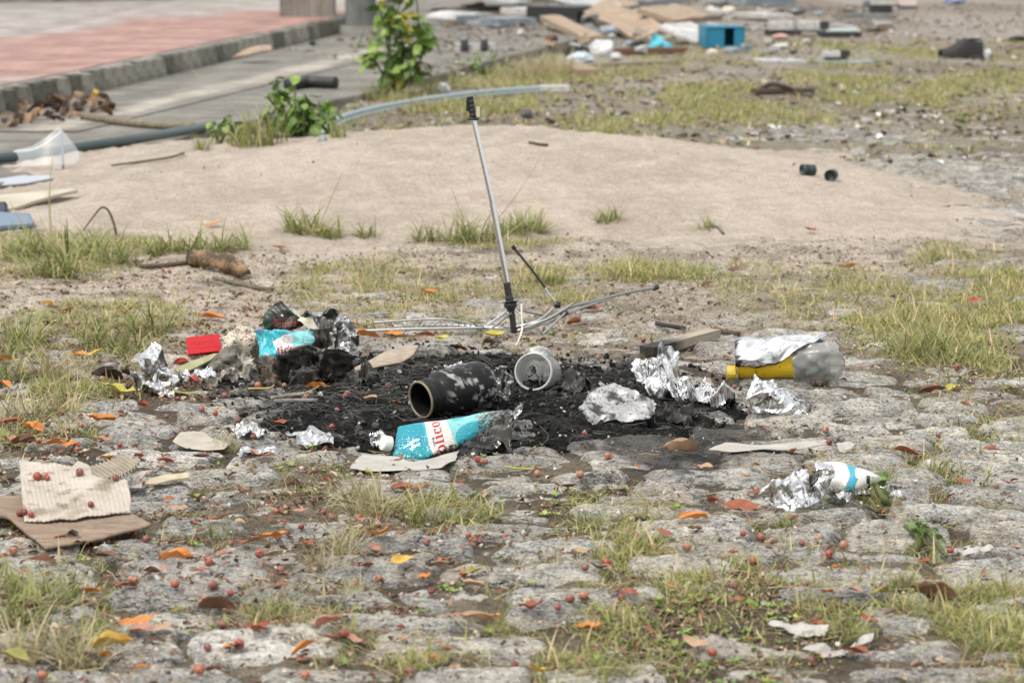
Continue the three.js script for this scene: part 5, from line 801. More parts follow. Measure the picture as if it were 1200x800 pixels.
// ---- cardboard
{
  const corr = (amp, pitch, ang) => (a, b) => amp * Math.cos((a * Math.cos(ang) + b * Math.sin(ang)) / pitch * 2 * Math.PI);
  const pale = std(0.55, 0.495, 0.43, { map: fibreMap, roughness: 0.9 }), brown = std(0.36, 0.275, 0.205, { map: woodMap, roughness: 0.9 });
  const c1 = crumpler(91, 0.2, 4);
  add(sheetMesh([[-20, 584], [4, 581], [40, 583], [100, 590], [150, 601], [177, 617], [168, 620], [130, 627], [90, 635], [53, 642], [34, 628], [8, 606], [-20, 603]], frame(80, 642, 5, 0, 0.010), brown, { thick: 0.004, rings: 20, segs: 120, disp: (a, b) => 0.004 * c1(a, b) + 0.0004 * corr(1, 0.009, 0.2)(a, b) + 0.012 * Math.max(0, -a - 0.02) }), 'brown_cardboard', 'flat brown cardboard sheet under the pale corrugated one', 'cardboard');
  const cp0 = corr(0.0007, 0.0066, 0.25), cp = (a, b) => cp0(a + 0.0015 * noise(a * 30, b * 20, 4), b) * (0.7 + 0.5 * noise(a * 22, b * 14, 5));
  const stain = (u, v, r, a, b) => { const n = fbm(a * 22, b * 30, 95, 4), m = fbm(a * 70, b * 90, 96, 3); return mix3(mix3([1, 1, 1], [0.62, 0.58, 0.52], sstep(0.05, 0.5, n)), [0.42, 0.38, 0.33], sstep(0.35, 0.5, m) * 0.7); };
  add(sheetMesh([[22, 539], [40, 540], [62, 541], [84, 545], [91, 538], [104, 543], [108, 556], [128, 562], [149, 564], [153, 585], [152, 600], [135, 600], [118, 603], [100, 604], [86, 609], [70, 608], [52, 611], [28, 611], [26, 590], [24, 565]], frame(85, 612, 16, 2, 0.014), std(0.58, 0.525, 0.455, { map: fibreMap, roughness: 0.9, vertexColors: true }), { color: stain, thick: 0.0016, rings: 60, segs: 300, disp: (a, b) => cp(a, b) + 0.05 * Math.max(0, b - 0.04) ** 1 * 0.15 + 0.004 * c1(a * 0.8, b) }), 'corrugated_sheet', 'pale torn corrugated cardboard sheet with berries on it', 'cardboard');
  const cf = corr(0.0036, 0.0095, 0.12);
  add(sheetMesh([[80, 561], [96, 559], [112, 552], [130, 545], [148, 541], [166, 546], [156, 556], [140, 566], [120, 568], [98, 565]], frame(120, 580, 20, 2, 0.032), std(0.50, 0.45, 0.375, { map: fibreMap }), { thick: 0.0014, rings: 50, segs: 240, disp: (a, b) => cf(a + b * 0.9, b * 0.2) + 0.010 }), 'ridged_flap', 'ridged cardboard flap peeled across the pale sheet', 'cardboard');
  add(sheetMesh([[143, 566], [152, 562], [166, 565], [166, 571], [150, 571]], frame(155, 573, 10, 0, 0.012), pale, { thick: 0.002, segs: 50, disp: (a, b) => cp(a, b) }), 'cardboard_chip', 'small pale cardboard chip beside the ridged flap', 'cardboard');
  add(sheetMesh([[169, 566], [176, 560], [192, 556], [222, 553], [222, 559], [200, 562], [184, 566]], frame(195, 567, 6, 0, 0.012), std(0.60, 0.52, 0.37, { map: fibreMap }), { thick: 0.003, segs: 60 }), 'cardboard_strip', 'tan cardboard strip lying on the cobbles', 'cardboard');
}
// ---- log, stick and twigs at the foot of the sand
{
  const a = hit(228, 312), b = hit(290, 328), o = a.clone(), up = new THREE.Vector3(0, 0.022, 0);
  const P = [a.clone().add(up), a.clone().lerp(b, 0.45).add(up).add(new THREE.Vector3(0, 0.008, 0)), b.clone().add(up)].map(v => v.sub(o));
  const g = rod(P, t => 0.021 + 0.006 * noise(t * 8, 1, 2) + 0.005 * noise(t * 26, 2, 3) - 0.010 * sstep(0.85, 1, t), { sides: 24, steps: 44, color: (t, q) => mix3([0.13, 0.095, 0.06], [0.42, 0.28, 0.17], sstep(-0.5, 0.4, noise(t * 6, q * 1.4, 5) + 0.4 * noise(t * 44, q * 4, 6) + 1.2 * sstep(0.8, 0.95, t))) }); { const p = g.attributes.position; for (let i = 0; i < p.count; i++) p.setY(i, p.getY(i) + 0.006 * noise(p.getX(i) * 70, p.getZ(i) * 70 + p.getY(i) * 50, 8)); g.computeVertexNormals(); }
  const m = new THREE.Mesh(g, new THREE.MeshStandardMaterial({ map: scaled(woodMap, 3, 6), bumpMap: scaled(graniteBump, 2), bumpScale: 0.006, vertexColors: true, roughness: 0.9 })); m.position.copy(o); add(m, 'rotten_log', 'short rotten branch stub at the foot of the sand', 'branch');
  const st = (name, label, pts, r, mat, lift = 0.006, group) => { const L = pts.map(([x, y, z]) => hit(x, y).add(new THREE.Vector3(0, lift + (z || 0), 0))), q = L[0].clone(); const m = new THREE.Mesh(rod(L.map(v => v.clone().sub(q)), r, { sides: 7 }), mat); m.position.copy(q); return add(m, name, label, 'stick', group); };
  const bark = std(0.13, 0.10, 0.07, { map: woodMap }), grey = std(0.20, 0.18, 0.15, { map: woodMap });
  st('dark_stick', 'dark thin stick touching the rotten branch stub', [[160, 309], [168, 315], [200, 313], [232, 309]], 0.006, bark);
  st('dark_stick', 'grey twig lying in front of the rotten branch stub', [[250, 328], [268, 333], [300, 340], [320, 342]], 0.005, grey);
  // bent dead stalk rising from the grass tuft
  const B = hit(137, 282), d = -B.z; const pts = [pt(137, 284, d), pt(133, 262, d), pt(125, 245, d), pt(119, 243, d), pt(108, 255, d - 0.02), pt(97, 270, d - 0.03)].map(v => v.sub(B)); const ms = new THREE.Mesh(rod(pts, t => 0.0038 - 0.002 * t, { sides: 7 }), bark); ms.position.copy(B); add(ms, 'bent_stalk', 'dark dead stalk bent over above the grass', 'stalk');
  for (const [p, lb] of [[[[130, 118 + 78], [200, 120 + 66], [215, 181]], 'thin twig lying on the sand by the leafy bush']]) st('twig', lb, p.map(([x, y]) => [x, y]), 0.004, grey);
  st('twig', 'short dark twig on the sand beyond the umbrella', [[620, 169], [632, 171], [642, 172]], 0.005, bark); st('twig', 'thin twig on the gravel east of the sand', [[832, 264], [840, 269], [848, 276]], 0.004, grey);
  st('twig', 'pale twig lying in the ash with an orange leaf', [[318, 470], [340, 467], [366, 464]], 0.004, std(0.35, 0.30, 0.24)); st('twig', 'grey straight twig sunk in the ash', [[322, 474], [350, 474], [372, 473]], 0.004, std(0.22, 0.21, 0.2));
  st('twig', 'ochre curled stem on the ash below the clods', [[291, 459], [302, 463], [315, 462], [321, 455]], 0.0018, std(0.5, 0.34, 0.14));
  st('twig', 'ochre bent stem beside the orange leaf in ash', [[360, 464], [372, 460], [380, 452], [374, 444]], 0.0018, std(0.45, 0.30, 0.13), 0.008);
  st('twig', 'dark charred twig on the bare stones near the batten', [[768, 382], [784, 385], [803, 388]], 0.005, std(0.05, 0.05, 0.05)); st('twig', 'brown twig behind the batten on bare stones', [[838, 388], [850, 392], [866, 394]], 0.005, bark);
  st('twig', 'green stem lying on the cobbles below the pouch', [[592, 551], [605, 553], [626, 554]], 0.0018, std(0.32, 0.36, 0.08), 0.006);
}
// ---- small white scraps on the cobbles
{
  const scrap = (label, o, seed, tilt = 14) => { const cr = crumpler(seed, 0.04, 6), a = o[Math.floor(o.length / 2)]; const cx = o.reduce((s, p) => s + p[0], 0) / o.length, cy = Math.max(...o.map(p => p[1])); add(sheetMesh(o, frame(cx, cy, tilt, 0, 0.008), std(0.55, 0.54, 0.515, { roughness: 0.6, map: fibreMap }), { rings: 10, segs: 60, thick: 0.0008, jag: 0.05, disp: (x, y) => 0.009 * cr(x, y) }), 'white_scrap', label, 'scrap'); };
  scrap('white curved paper scrap lying among grass and cobbles', [[901, 728], [920, 727], [944, 731], [972, 736], [968, 744], [948, 746], [930, 738], [905, 733]], 101, 20);
  scrap('thin white plastic strip below the curved scrap', [[940, 761], [960, 758], [985, 758], [1004, 752], [1002, 761], [980, 766], [955, 765]], 102, 14);
  scrap('small white crumpled scrap touching the plastic strip', [[1003, 754], [1012, 744], [1025, 742], [1022, 752], [1010, 758]], 103, 40);
  scrap('white scrap flat on the cobbles by the brown leaf', [[1122, 647], [1140, 641], [1148, 640], [1146, 648], [1130, 650]], 104, 16);
  scrap('white folded corner of paper beside the flat scrap', [[1147, 642], [1158, 636], [1166, 640], [1158, 646]], 105, 24);
  scrap('tiny white paper bit on a bare cobble', [[181, 678], [188, 677], [193, 680], [186, 684], [182, 682]], 106, 20);
  scrap('white crumpled wrapper caught in the tall grass', [[58, 732], [64, 728], [70, 734], [80, 730], [81, 735], [70, 741], [60, 739]], 107, 50);
  scrap('pale stone-like paper scrap below the ash', [[980, 520], [990, 518], [1002, 521], [998, 528], [985, 527]], 108, 14);
  scrap('pale blue paper scrap on the far cobbles', [[1066, 216], [1075, 215], [1080, 217], [1070, 219]], 109, 10);
}

// ================================================================ grass, leaves, berries, litter
function bladeClump(seed, n, { h = 1, spread = 0.25, lean = 0.6, width = 0.03, droop = 0.6, dry = 0.2, segs = 4, way = null } = {}) {   // unit height
  const R = rng(seed), P = [], C = [], I = [], U = [];
  for (let b = 0; b < n; b++) {
    const a0 = R() * 6.283, r0 = spread * Math.sqrt(R()) * 0.5, az = way === null ? R() * 6.283 : way + (R() - 0.5) * 1.5, L = h * (0.45 + 0.6 * R()), le = lean * (0.15 + 0.95 * R()), dr = droop * (0.3 + R()), w = width * (0.6 + 0.7 * R());
    const straw = R() < dry, base = P.length / 3, tw = R() * 6.283;
    const gcol = mix3([0.13, 0.17, 0.04], [0.36, 0.38, 0.11], R()), scol = mix3([0.42, 0.36, 0.20], [0.56, 0.48, 0.30], R());
    let x = Math.cos(a0) * r0, z = Math.sin(a0) * r0, y = -0.03, t = le;
    for (let s = 0; s <= segs; s++) {
      const k = s / segs, ww = w * (1 - Math.pow(k, 1.6)) * (s === segs ? 0.05 : 1) * 0.5 + 0.0005, sx = Math.cos(tw), sz = Math.sin(tw);
      const nx = -Math.sin(az) * 0.7 + sx * 0.5, nz = Math.cos(az) * 0.7 + sz * 0.5;
      P.push(x - nx * ww, y, z - nz * ww, x + nx * ww, y, z + nz * ww); U.push(0, k, 1, k);
      const c = straw ? scol : mix3(gcol, [0.36, 0.33, 0.13], sstep(0.6, 1, k) * 0.5); C.push(...c, ...c);
      const st = L / segs; x += Math.cos(az) * Math.sin(t) * st; z += Math.sin(az) * Math.sin(t) * st; y += Math.cos(t) * st; t = Math.min(2.1, t + dr / segs * (1 + k));
    }
    for (let s = 0; s < segs; s++) { const q = base + 2 * s; I.push(q, q + 1, q + 2, q + 1, q + 3, q + 2); }
  }
  const g = new THREE.BufferGeometry(); g.setAttribute('position', new THREE.Float32BufferAttribute(P, 3)); g.setAttribute('uv', new THREE.Float32BufferAttribute(U, 2)); g.setAttribute('color', new THREE.Float32BufferAttribute(C, 3)); g.setIndex(I); g.computeVertexNormals(); return g;
}
const grassMat = phys(1, 1, 1, { vertexColors: true, roughness: 0.85, transmission: 0.3, thickness: 0 });
const X3 = new THREE.Vector3(), Q4 = new THREE.Quaternion(), E3 = new THREE.Euler(), S3 = new THREE.Vector3();
function instances(geos, mat, list) {                          // list of { x, y, z, s, rx, ry, rz, c, sy }
  const g = new THREE.Group();
  geos.forEach((geo, n) => {
    const mine = list.filter((_, i) => i % geos.length === n); if (!mine.length) return;
    const m = new THREE.InstancedMesh(geo, mat, mine.length); m.name = 'clump' + (n ? '_' + String(n).padStart(3, '0') : '');
    mine.forEach((o, i) => { Q4.setFromEuler(E3.set(o.rx || 0, o.ry || 0, o.rz || 0, 'YXZ')); m.setMatrixAt(i, new THREE.Matrix4().compose(X3.set(o.x, o.y, o.z), Q4, S3.set(o.s, o.s * (o.sy || 1), o.s * (o.sz || 1)))); m.setColorAt(i, rgb(...(o.c || [1, 1, 1]))); });
    g.add(m);
  });
  return g;
}
const inView = (x, d, m = 0.08) => Math.abs(x) < m + 0.2105 * d;
// patches of grass, given by their middle in the picture: [x, y, half width in px, half depth in px of picture height, density]
const blobs = [[60, 300, 100, 22, .5], [220, 288, 80, 10, .6], [370, 268, 60, 14, .9], [560, 278, 90, 12, .9], [80, 420, 110, 60, .5], [150, 395, 60, 30, .55], [60, 490, 60, 40, .6], [480, 350, 120, 40, .28], [440, 320, 90, 20, .35], [750, 320, 70, 10, .9], [640, 335, 50, 20, .6], [1085, 395, 70, 35, .95], [1150, 330, 60, 40, .55], [1020, 340, 60, 30, .45], [900, 340, 60, 30, .35],
  [50, 720, 100, 60, .9], [330, 715, 70, 25, .9], [410, 640, 50, 40, .6], [430, 585, 40, 25, .9], [525, 600, 60, 22, 1], [690, 610, 40, 30, .7], [760, 590, 50, 20, .8], [740, 640, 60, 25, .7], [620, 660, 60, 20, .4], [600, 735, 80, 25, .6], [710, 720, 60, 30, .6], [1060, 540, 120, 22, .9], [950, 560, 80, 20, .5], [920, 620, 60, 20, .6], [1080, 630, 60, 30, .7], [1060, 690, 130, 30, .85], [980, 730, 50, 25, .7], [1150, 760, 80, 40, .9], [860, 660, 80, 30, .6], [860, 750, 60, 40, .5], [230, 615, 50, 20, .5], [250, 570, 40, 20, .5], [180, 760, 60, 40, .4], [450, 760, 80, 30, .6], [730, 780, 90, 30, .8], [1140, 460, 60, 25, .5], [1150, 510, 60, 20, .6], [860, 420, 30, 10, .4], [830, 700, 60, 20, .6], [1000, 650, 60, 15, .5], [1140, 600, 60, 30, .5]].map(([x, y, w, h, k]) => { const p = hit(x, y), a = hit(x, y - h), b = hit(x, Math.min(860, y + h)); return { x: p.x, d: -p.z, rx: w / perM(-p.z) * (y > 520 ? 0.8 : 1), rd: Math.max(0.05, (-a.z + b.z) / 2), k: y > 520 ? k * 0.66 : k }; });
function grassDensity(x, d) { let v = 0; for (const b of blobs) { const r = ((x - b.x) / b.rx) ** 2 + ((d - b.d) / b.rd) ** 2; if (r < 2.4) v = Math.max(v, b.k * (1 - sstep(0.3, 2.4, r))); } return v; }
{
  const R = rng(501), list = [], geos = [];
  for (let k = 0; k < 7; k++) geos.push(bladeClump(600 + k, 15, { spread: 1.3, lean: 1.15, width: 0.055, droop: 1.0, dry: 0.28, segs: 5 }));
  for (let n = 0; n < 160000 && list.length < 8200; n++) {
    const d = 2.5 + 4.6 * Math.pow(R(), 1.15), x = (R() * 2 - 1) * (0.08 + 0.215 * d);
    const h = groundH(x, d), s0 = soilH(x, d), joint = h - s0 < 0.002 ? 1 : 0.22;
    const dens = grassDensity(x, d), clump = sstep(-0.1, 0.45, fbm(x * 6, d * 6, 511, 3));
    let p = joint * (dens * (0.25 + 0.75 * clump) + 0.10 * clump * (1 - sandCover(x, d) * 0.8));
    if (ashMask(x, d) > -0.15) p *= 0.03; if (moundH(x, d) > 0.008) p = 0;
    if (R() > p) continue;
    const tone = 0.8 + 0.5 * R(), dry = R() < 0.16 + 0.14 * sstep(4.6, 5.5, d);
    list.push({ x, y: s0 - 0.002, z: -d, s: (0.020 + 0.045 * R() * R()) * (0.8 + 0.5 * dens), ry: R() * 6.28, c: dry ? [1.35 * tone, 1.15 * tone, 1.25 * tone] : [tone, tone, tone * 0.9] });
  }
  stuff(instances(geos, grassMat, list), 'short_grass', 'short green grass sprouting between the cobbles', 'grass');
  console.log('short grass', list.length);
}
{
  const R = rng(502), list = [], geos = [];
  for (let k = 0; k < 4; k++) geos.push(bladeClump(640 + k, 14, { spread: 1.1, lean: 0.9, width: 0.11, droop: 0.8, dry: 0.45, segs: 3 }));
  for (let n = 0; n < 160000 && list.length < 11500; n++) {
    const d = 8.6 + 9.5 * R(), x = (R() * 2 - 1) * (0.1 + 0.22 * d);
    if (x < slabEdge(d) + 0.02 || moundH(x, d) > 0.004) continue;
    const band = sstep(8.9, 9.5, d) * (1 - (0.82 - 0.3 * sstep(1.2, 2.2, x)) * sstep(13.0, 15.0, d)), rightBare = sstep(0.35, 0.9, x) * (1 - sstep(10.2, 11.2, d));
    const p = band * (1 - 0.9 * rightBare) * (0.06 + 0.94 * sstep(-0.15, 0.45, fbm(x * 3.0, d * 1.4, 521, 4))) * (d > 13 ? 0.8 : 1);
    if (R() > p) continue;
    const tone = 0.9 + 0.5 * R();
    list.push({ x, y: soilH(x, d) - 0.002, z: -d, s: 0.026 + 0.035 * R() * R(), ry: R() * 6.28, c: R() < 0.4 ? [1.15 * tone, 1.05 * tone, 1.1 * tone] : [0.85 * tone, 0.92 * tone, 0.8 * tone] });
  }
  stuff(instances(geos, grassMat, list), 'lawn_grass', 'thin yellow-green grass covering the yard behind the sand', 'grass');
}
{ // single tufts
  const green = [], straw = [];
  for (let k = 0; k < 6; k++) green.push(bladeClump(700 + k, 130, { spread: 0.8, lean: 1.0, width: 0.036, droop: 0.9, dry: 0.18, segs: 6 }));
  for (let k = 0; k < 4; k++) straw.push(bladeClump(720 + k, 125, { spread: 0.7, lean: 0.9, width: 0.026, droop: 1.1, dry: 0.72, segs: 6 }));
  const T = [[35, 298, 42, 0], [66, 322, 58, 0], [100, 300, 46, 0], [128, 308, 42, 0], [15, 305, 40, 0], [185, 296, 30, 0], [215, 295, 36, 0], [246, 297, 38, 0], [276, 291, 30, 0], [355, 270, 40, 0], [386, 276, 26, 0], [430, 276, 24, 0], [500, 281, 28, 0], [540, 284, 36, 0], [562, 284, 42, 0], [602, 273, 36, 0], [622, 269, 32, 0], [712, 258, 24, 0], [645, 331, 26, 0],
    [60, 442, 46, 1], [112, 402, 36, 0], [150, 412, 34, 0], [172, 388, 44, 0], [30, 402, 40, 0], [30, 482, 52, 1], [72, 484, 44, 1], [10, 445, 40, 0], [100, 430, 30, 1],
    [20, 724, 64, 0], [62, 704, 50, 0], [38, 764, 64, 1], [90, 772, 60, 1], [8, 694, 50, 0], [112, 742, 38, 0], [440, 604, 54, 1], [422, 584, 44, 1], [500, 606, 36, 0], [540, 612, 34, 0], [566, 608, 26, 0], [690, 614, 28, 0], [762, 602, 32, 1], [738, 640, 26, 0], [345, 734, 42, 1], [312, 724, 40, 0], [402, 737, 36, 0], [380, 664, 40, 1], [402, 644, 40, 1], [415, 692, 30, 1],
    [1076, 417, 40, 0], [1096, 412, 44, 0], [1058, 408, 30, 0], [1122, 422, 30, 0], [1022, 584, 24, 0], [1036, 592, 24, 0], [920, 612, 20, 0], [1060, 684, 30, 0], [1132, 704, 36, 0], [1182, 694, 34, 1], [950, 704, 28, 0], [992, 744, 34, 0], [1152, 762, 38, 0], [1040, 556, 24, 0], [1100, 548, 24, 0], [830, 268, 20, 0], [770, 322, 18, 0], [808, 324, 18, 0], [265, 524, 26, 1], [590, 742, 30, 0], [720, 790, 36, 0], [260, 622, 26, 0]];
  const R = rng(503);
  for (const [px, py, hp, dry] of T) {
    const p = hit(px, Math.min(py, 798)), d = -p.z, y = Math.max(soilH(p.x, d), moundH(p.x, d) - 0.004) - 0.004, s = hp / perM(d) * 1.5;
    const m = new THREE.Mesh((dry ? straw : green)[Math.floor(R() * (dry ? 4 : 6))], grassMat); m.position.set(p.x, y, p.z); m.scale.set(s, s, s); m.rotation.y = R() * 6.28;
    const where = d > 5.9 ? ['at the foot of the sand mound', 'tufts at the foot of the sand'] : d > 4.7 ? ['on the gravelly ground around the fire site', 'tufts around the fire site'] : ['rooted between the grey cobbles', 'tufts between the cobbles'];
    add(m, 'grass_tuft', (dry ? 'straw-coloured tuft of long grass ' : 'green tuft of long grass ') + where[0], 'grass tuft', (dry ? 'straw ' : 'green ') + where[1]);
  }
  // long seed stalks
  const stalk = (pts, c, label) => { const B = hit(pts[0][0], pts[0][1]), d = -B.z, L = pts.map(([x, y, z], i) => pt(x, y, d + (z || 0)).sub(B)); const m = new THREE.Mesh(rod(L, t => 0.0014 * (1 - 0.7 * t) + 0.0003, { sides: 5 }), std(...c)); m.position.copy(B); add(m, 'grass_stalk', label, 'grass stalk'); };
  stalk([[560, 280], [590, 248], [615, 214], [637, 178, 0.1]], [0.34, 0.28, 0.16], 'long dry grass stalk arching over the sand');
  stalk([[548, 280], [540, 250], [528, 218]], [0.34, 0.29, 0.16], 'short dry stalk standing beside the umbrella pole');
  stalk([[62, 310], [58, 270], [56, 222]], [0.36, 0.36, 0.15], 'upright pale grass stalk in front of the cream slat');
  stalk([[66, 312], [60, 270], [58, 215], [61, 185]], [0.32, 0.34, 0.14], 'tallest grass stalk reaching up to the clear plastic');
  stalk([[375, 262], [388, 232], [402, 200]], [0.36, 0.3, 0.18], 'dry stalk leaning over the sand above the tuft');
  stalk([[250, 118], [240, 100], [222, 78]], [0.45, 0.38, 0.24], 'dry stalk leaning across the concrete apron');
  stalk([[40, 300], [25, 262], [10, 235]], [0.4, 0.36, 0.2], 'dry stalk leaning towards the blue-grey lid');
}
// ---- broad-leaved plants
function leafGeo(seed, { w = 0.4, curl = 0.6, fold = 0.25, twist = 0.3, wave = 0.05, tip = 1, stem = 0.16, seg = 9, across = 6 } = {}) {   // unit length, lying along +x, underside down
  const g = gridGeo(seg, across, (i, j) => {
    const t = i / seg, s = j / across * 2 - 1, ww = w * 0.5 * Math.pow(Math.sin(Math.PI * Math.pow(clamp(t * 0.98 + 0.02), 0.75 * tip)), 0.85) + 0.006;
    const bend = curl * (t - 0.4), x0 = Math.abs(curl) > 0.01 ? Math.sin(bend) / curl : t - 0.4, y0 = Math.abs(curl) > 0.01 ? (1 - Math.cos(bend)) / curl : 0;
    const a = twist * (t - 0.5), n = wave * noise(t * 5 + seed, s * 2.2, seed);
    const z = s * ww, y = Math.abs(s) ** 1.3 * ww * fold * 2 + n;
    const mott = 0.5 + 0.5 * noise(t * 7 + seed * 3, s * 4, seed), vein = Math.abs(s) < 0.16 ? 1.12 : 1;
    const c = (0.78 + 0.34 * mott) * vein;
    return { p: [x0, y0 + y * Math.cos(a) + z * Math.sin(a), z * Math.cos(a) - y * Math.sin(a)], c: [c, c * (0.94 + 0.08 * mott), c * 0.95], uv: [t, j / across] };
  });
  if (!stem) return g;
  const b = curl * -0.4, sx = Math.abs(curl) > 0.01 ? Math.sin(b) / curl : -0.4, sy = Math.abs(curl) > 0.01 ? (1 - Math.cos(b)) / curl : 0;
  const r = rod([new THREE.Vector3(sx + 0.02, sy, 0), new THREE.Vector3(sx - stem * 0.5, sy + 0.01, 0.02), new THREE.Vector3(sx - stem, sy + 0.03, 0.05)], 0.012, { sides: 5, steps: 4 });
  return mergeGeometries([g, r]);
}
function plant(name, label, px, py, stems, leafCount, spreadPx, heightPx, sizePx, seed, cols) {
  const B = hit(px, py), d = -B.z, k = perM(d), R = rng(seed), g = new THREE.Group(); g.position.copy(B);
  const geos = [0, 1, 2, 3].map(q => leafGeo(seed + q, { w: 0.72, curl: 0.7 - 0.3 * q, fold: 0.12, stem: 0.25, tip: 0.8 })), mats = cols.map(c => phys(...c, { vertexColors: true, roughness: 0.5, transmission: 0.3, thickness: 0 }));
  const green = std(0.10, 0.12, 0.04), paths = [];
  for (const [dx, dy, dx2] of stems) { const p = [new THREE.Vector3((R() - 0.5) * 0.05, -0.02, 0), new THREE.Vector3(dx2 / k, dy * 0.55 / k, (R() - 0.5) * 0.15), new THREE.Vector3(dx / k, dy / k, (R() - 0.5) * 0.2)]; paths.push(new THREE.CatmullRomCurve3(p)); part(g, rod(p, t => 0.008 - 0.005 * t, { sides: 7 }), green, 'stem'); }
  for (let n = 0; n < leafCount; n++) {
    const c = paths[Math.floor(R() * paths.length)], t = 0.12 + 0.88 * R(), o = c.getPoint(t), a = R() * 6.28, rr = spreadPx / k * (0.3 + 0.8 * R()) * (1 - 0.4 * t);
    const m = part(g, geos[n % 4], mats[Math.floor(R() * mats.length)], 'leaf'); const s = sizePx / k * (0.6 + 0.7 * R());
    m.position.set(o.x + Math.cos(a) * rr, Math.max(0.02, o.y + (R() - 0.4) * 10 / k), o.z + Math.sin(a) * rr); m.scale.setScalar(s); m.rotation.set((R() - 0.5) * 1.2, -a, -0.5 + (R() - 0.5) * 1.3, 'YXZ');
  }
  return add(g, name, label, 'plant');
}
const greens = [[0.13, 0.24, 0.035], [0.20, 0.34, 0.06], [0.085, 0.16, 0.03], [0.28, 0.42, 0.09]];
plant('climbing_weed', 'tall leafy green weed climbing above the hose', 468, 112, [[5, 118, -10], [20, 122, 22], [-22, 100, -14], [35, 70, 24], [-35, 62, -24], [0, 90, 4]], 170, 17, 118, 20, 811, [...greens, ...greens, [0.42, 0.38, 0.05]]);
plant('leafy_bush', 'low leafy green bush at the edge of the concrete', 352, 158, [[-28, 66, -22], [-36, 46, -24], [6, 40, 4], [30, 32, 18], [-8, 58, -6], [42, 22, 26], [-50, 20, -30], [-100, 10, -60]], 150, 16, 66, 16, 812, greens);
plant('low_weed', 'small dense green weed on the concrete edge near the tray', 572, 88, [[-12, 24, -8], [10, 28, 6], [24, 16, 14], [-26, 12, -16]], 46, 10, 26, 9, 813, greens);
plant('low_weed', 'weed seedling with dark leaves on the cobbles', 1082, 640, [[-12, 10, -4], [14, 9, 6], [2, 14, 0]], 34, 9, 18, 11, 814, [[0.10, 0.18, 0.035], [0.16, 0.26, 0.06]]);
plant('low_weed', 'pale weed seedling beside the white tube', 1030, 580, [[-20, 14, -10], [12, 10, 6], [-6, 16, -2]], 20, 8, 14, 12, 815, [[0.20, 0.34, 0.06], [0.16, 0.30, 0.05]]);
plant('low_weed', 'creeping weed where the dark pipe ends', 262, 168, [[-20, 22, -12], [8, 26, 4], [24, 16, 14]], 34, 9, 24, 10, 816, greens);
{ // high tufts behind the sand
  const geo = [0, 1, 2].map(k => bladeClump(740 + k, 70, { spread: 0.7, lean: 0.5, width: 0.03, droop: 0.7, dry: 0.15, segs: 5 })), gs = [0, 1, 2].map(k => bladeClump(750 + k, 80, { spread: 0.9, lean: 0.5, width: 0.03, droop: 0.8, dry: 0.85, segs: 5 }));
  const R = rng(77);
  for (const [px, py, hp, dry] of [[300, 170, 60, 0], [318, 168, 50, 0], [280, 170, 40, 0], [235, 176, 30, 0], [395, 160, 30, 0], [440, 118, 36, 0], [505, 112, 40, 0], [535, 104, 36, 0]]) { const p = hit(px, py), s = hp / perM(-p.z) * 1.1, m = new THREE.Mesh(geo[Math.floor(R() * 3)], grassMat); m.position.set(p.x, p.y - 0.005, p.z); m.scale.setScalar(s); m.rotation.y = R() * 6; add(m, 'grass_tuft', 'tall green grass tuft growing along the concrete edge', 'grass tuft', 'tall tufts along the concrete edge'); }
  for (const [px, py, hp] of [[600, 92, 34], [622, 92, 42], [642, 90, 44], [660, 86, 36], [630, 84, 34], [585, 96, 30], [720, 88, 20], [700, 84, 22], [470, 118, 26], [560, 104, 24]]) { const p = hit(px, py), s = hp / perM(-p.z) * 1.1, m = new THREE.Mesh(gs[Math.floor(R() * 3)], grassMat); m.position.set(p.x, p.y - 0.005, p.z); m.scale.setScalar(s); m.rotation.y = R() * 6; add(m, 'grass_tuft', 'dry blond grass tuft in front of the rubble heap', 'grass tuft', 'dry tufts before the rubble heap'); }
}
// ---- fallen leaves
const leafVars = []; { const R = rng(901); for (let k = 0; k < 12; k++) leafVars.push(leafGeo(20 + k, { w: 0.34 + 0.2 * R(), curl: (R() - 0.25) * 1.9, fold: 0.1 + 0.8 * R() * R(), twist: (R() - 0.5) * 1.8, wave: 0.05 + 0.05 * R(), tip: 0.8 + 0.4 * R(), stem: 0.12 + 0.15 * R(), seg: 10, across: 6 })); }
const rolled = []; for (let k = 0; k < 4; k++) rolled.push(leafGeo(60 + k, { w: 0.42, curl: 0.7, fold: 0.85, twist: 0.9, wave: 0.10, stem: 0.15 }));
const leafKinds = { orange: ['orange', 0.60, 0.235, 0.045], yellow: ['yellow', 0.66, 0.43, 0.07], rust: ['rust-red', 0.30, 0.085, 0.035], brown: ['brown', 0.17, 0.085, 0.05], tan: ['tan', 0.46, 0.31, 0.20], pink: ['pinkish brown', 0.45, 0.22, 0.16], olive: ['olive-green', 0.30, 0.29, 0.07], lime: ['yellow-green', 0.50, 0.47, 0.08], grey: ['grey-brown', 0.27, 0.22, 0.165], dark: ['dark brown', 0.06, 0.035, 0.025], red: ['red', 0.42, 0.075, 0.04] };
const leafMats = {}; for (const k in leafKinds) { const [, r, g, b] = leafKinds[k]; leafMats[k] = phys(r, g, b, { vertexColors: true, roughness: 0.55, transmission: 0.15, thickness: 0 }); }
function ground(p) { const d = -p.z, x = p.x; return ashMask(x, d) > 0.12 ? ['on the black ash', 'on the ash'] : moundH(x, d) > 0.01 ? ['on the sand mound', 'on the sand'] : d > 5.3 ? ['on the gravelly ground before the sand', 'on the gravel'] : d > 4.4 ? ['beside the fire site', 'beside the fire site'] : ['on the grey cobbles', 'on the cobbles']; }
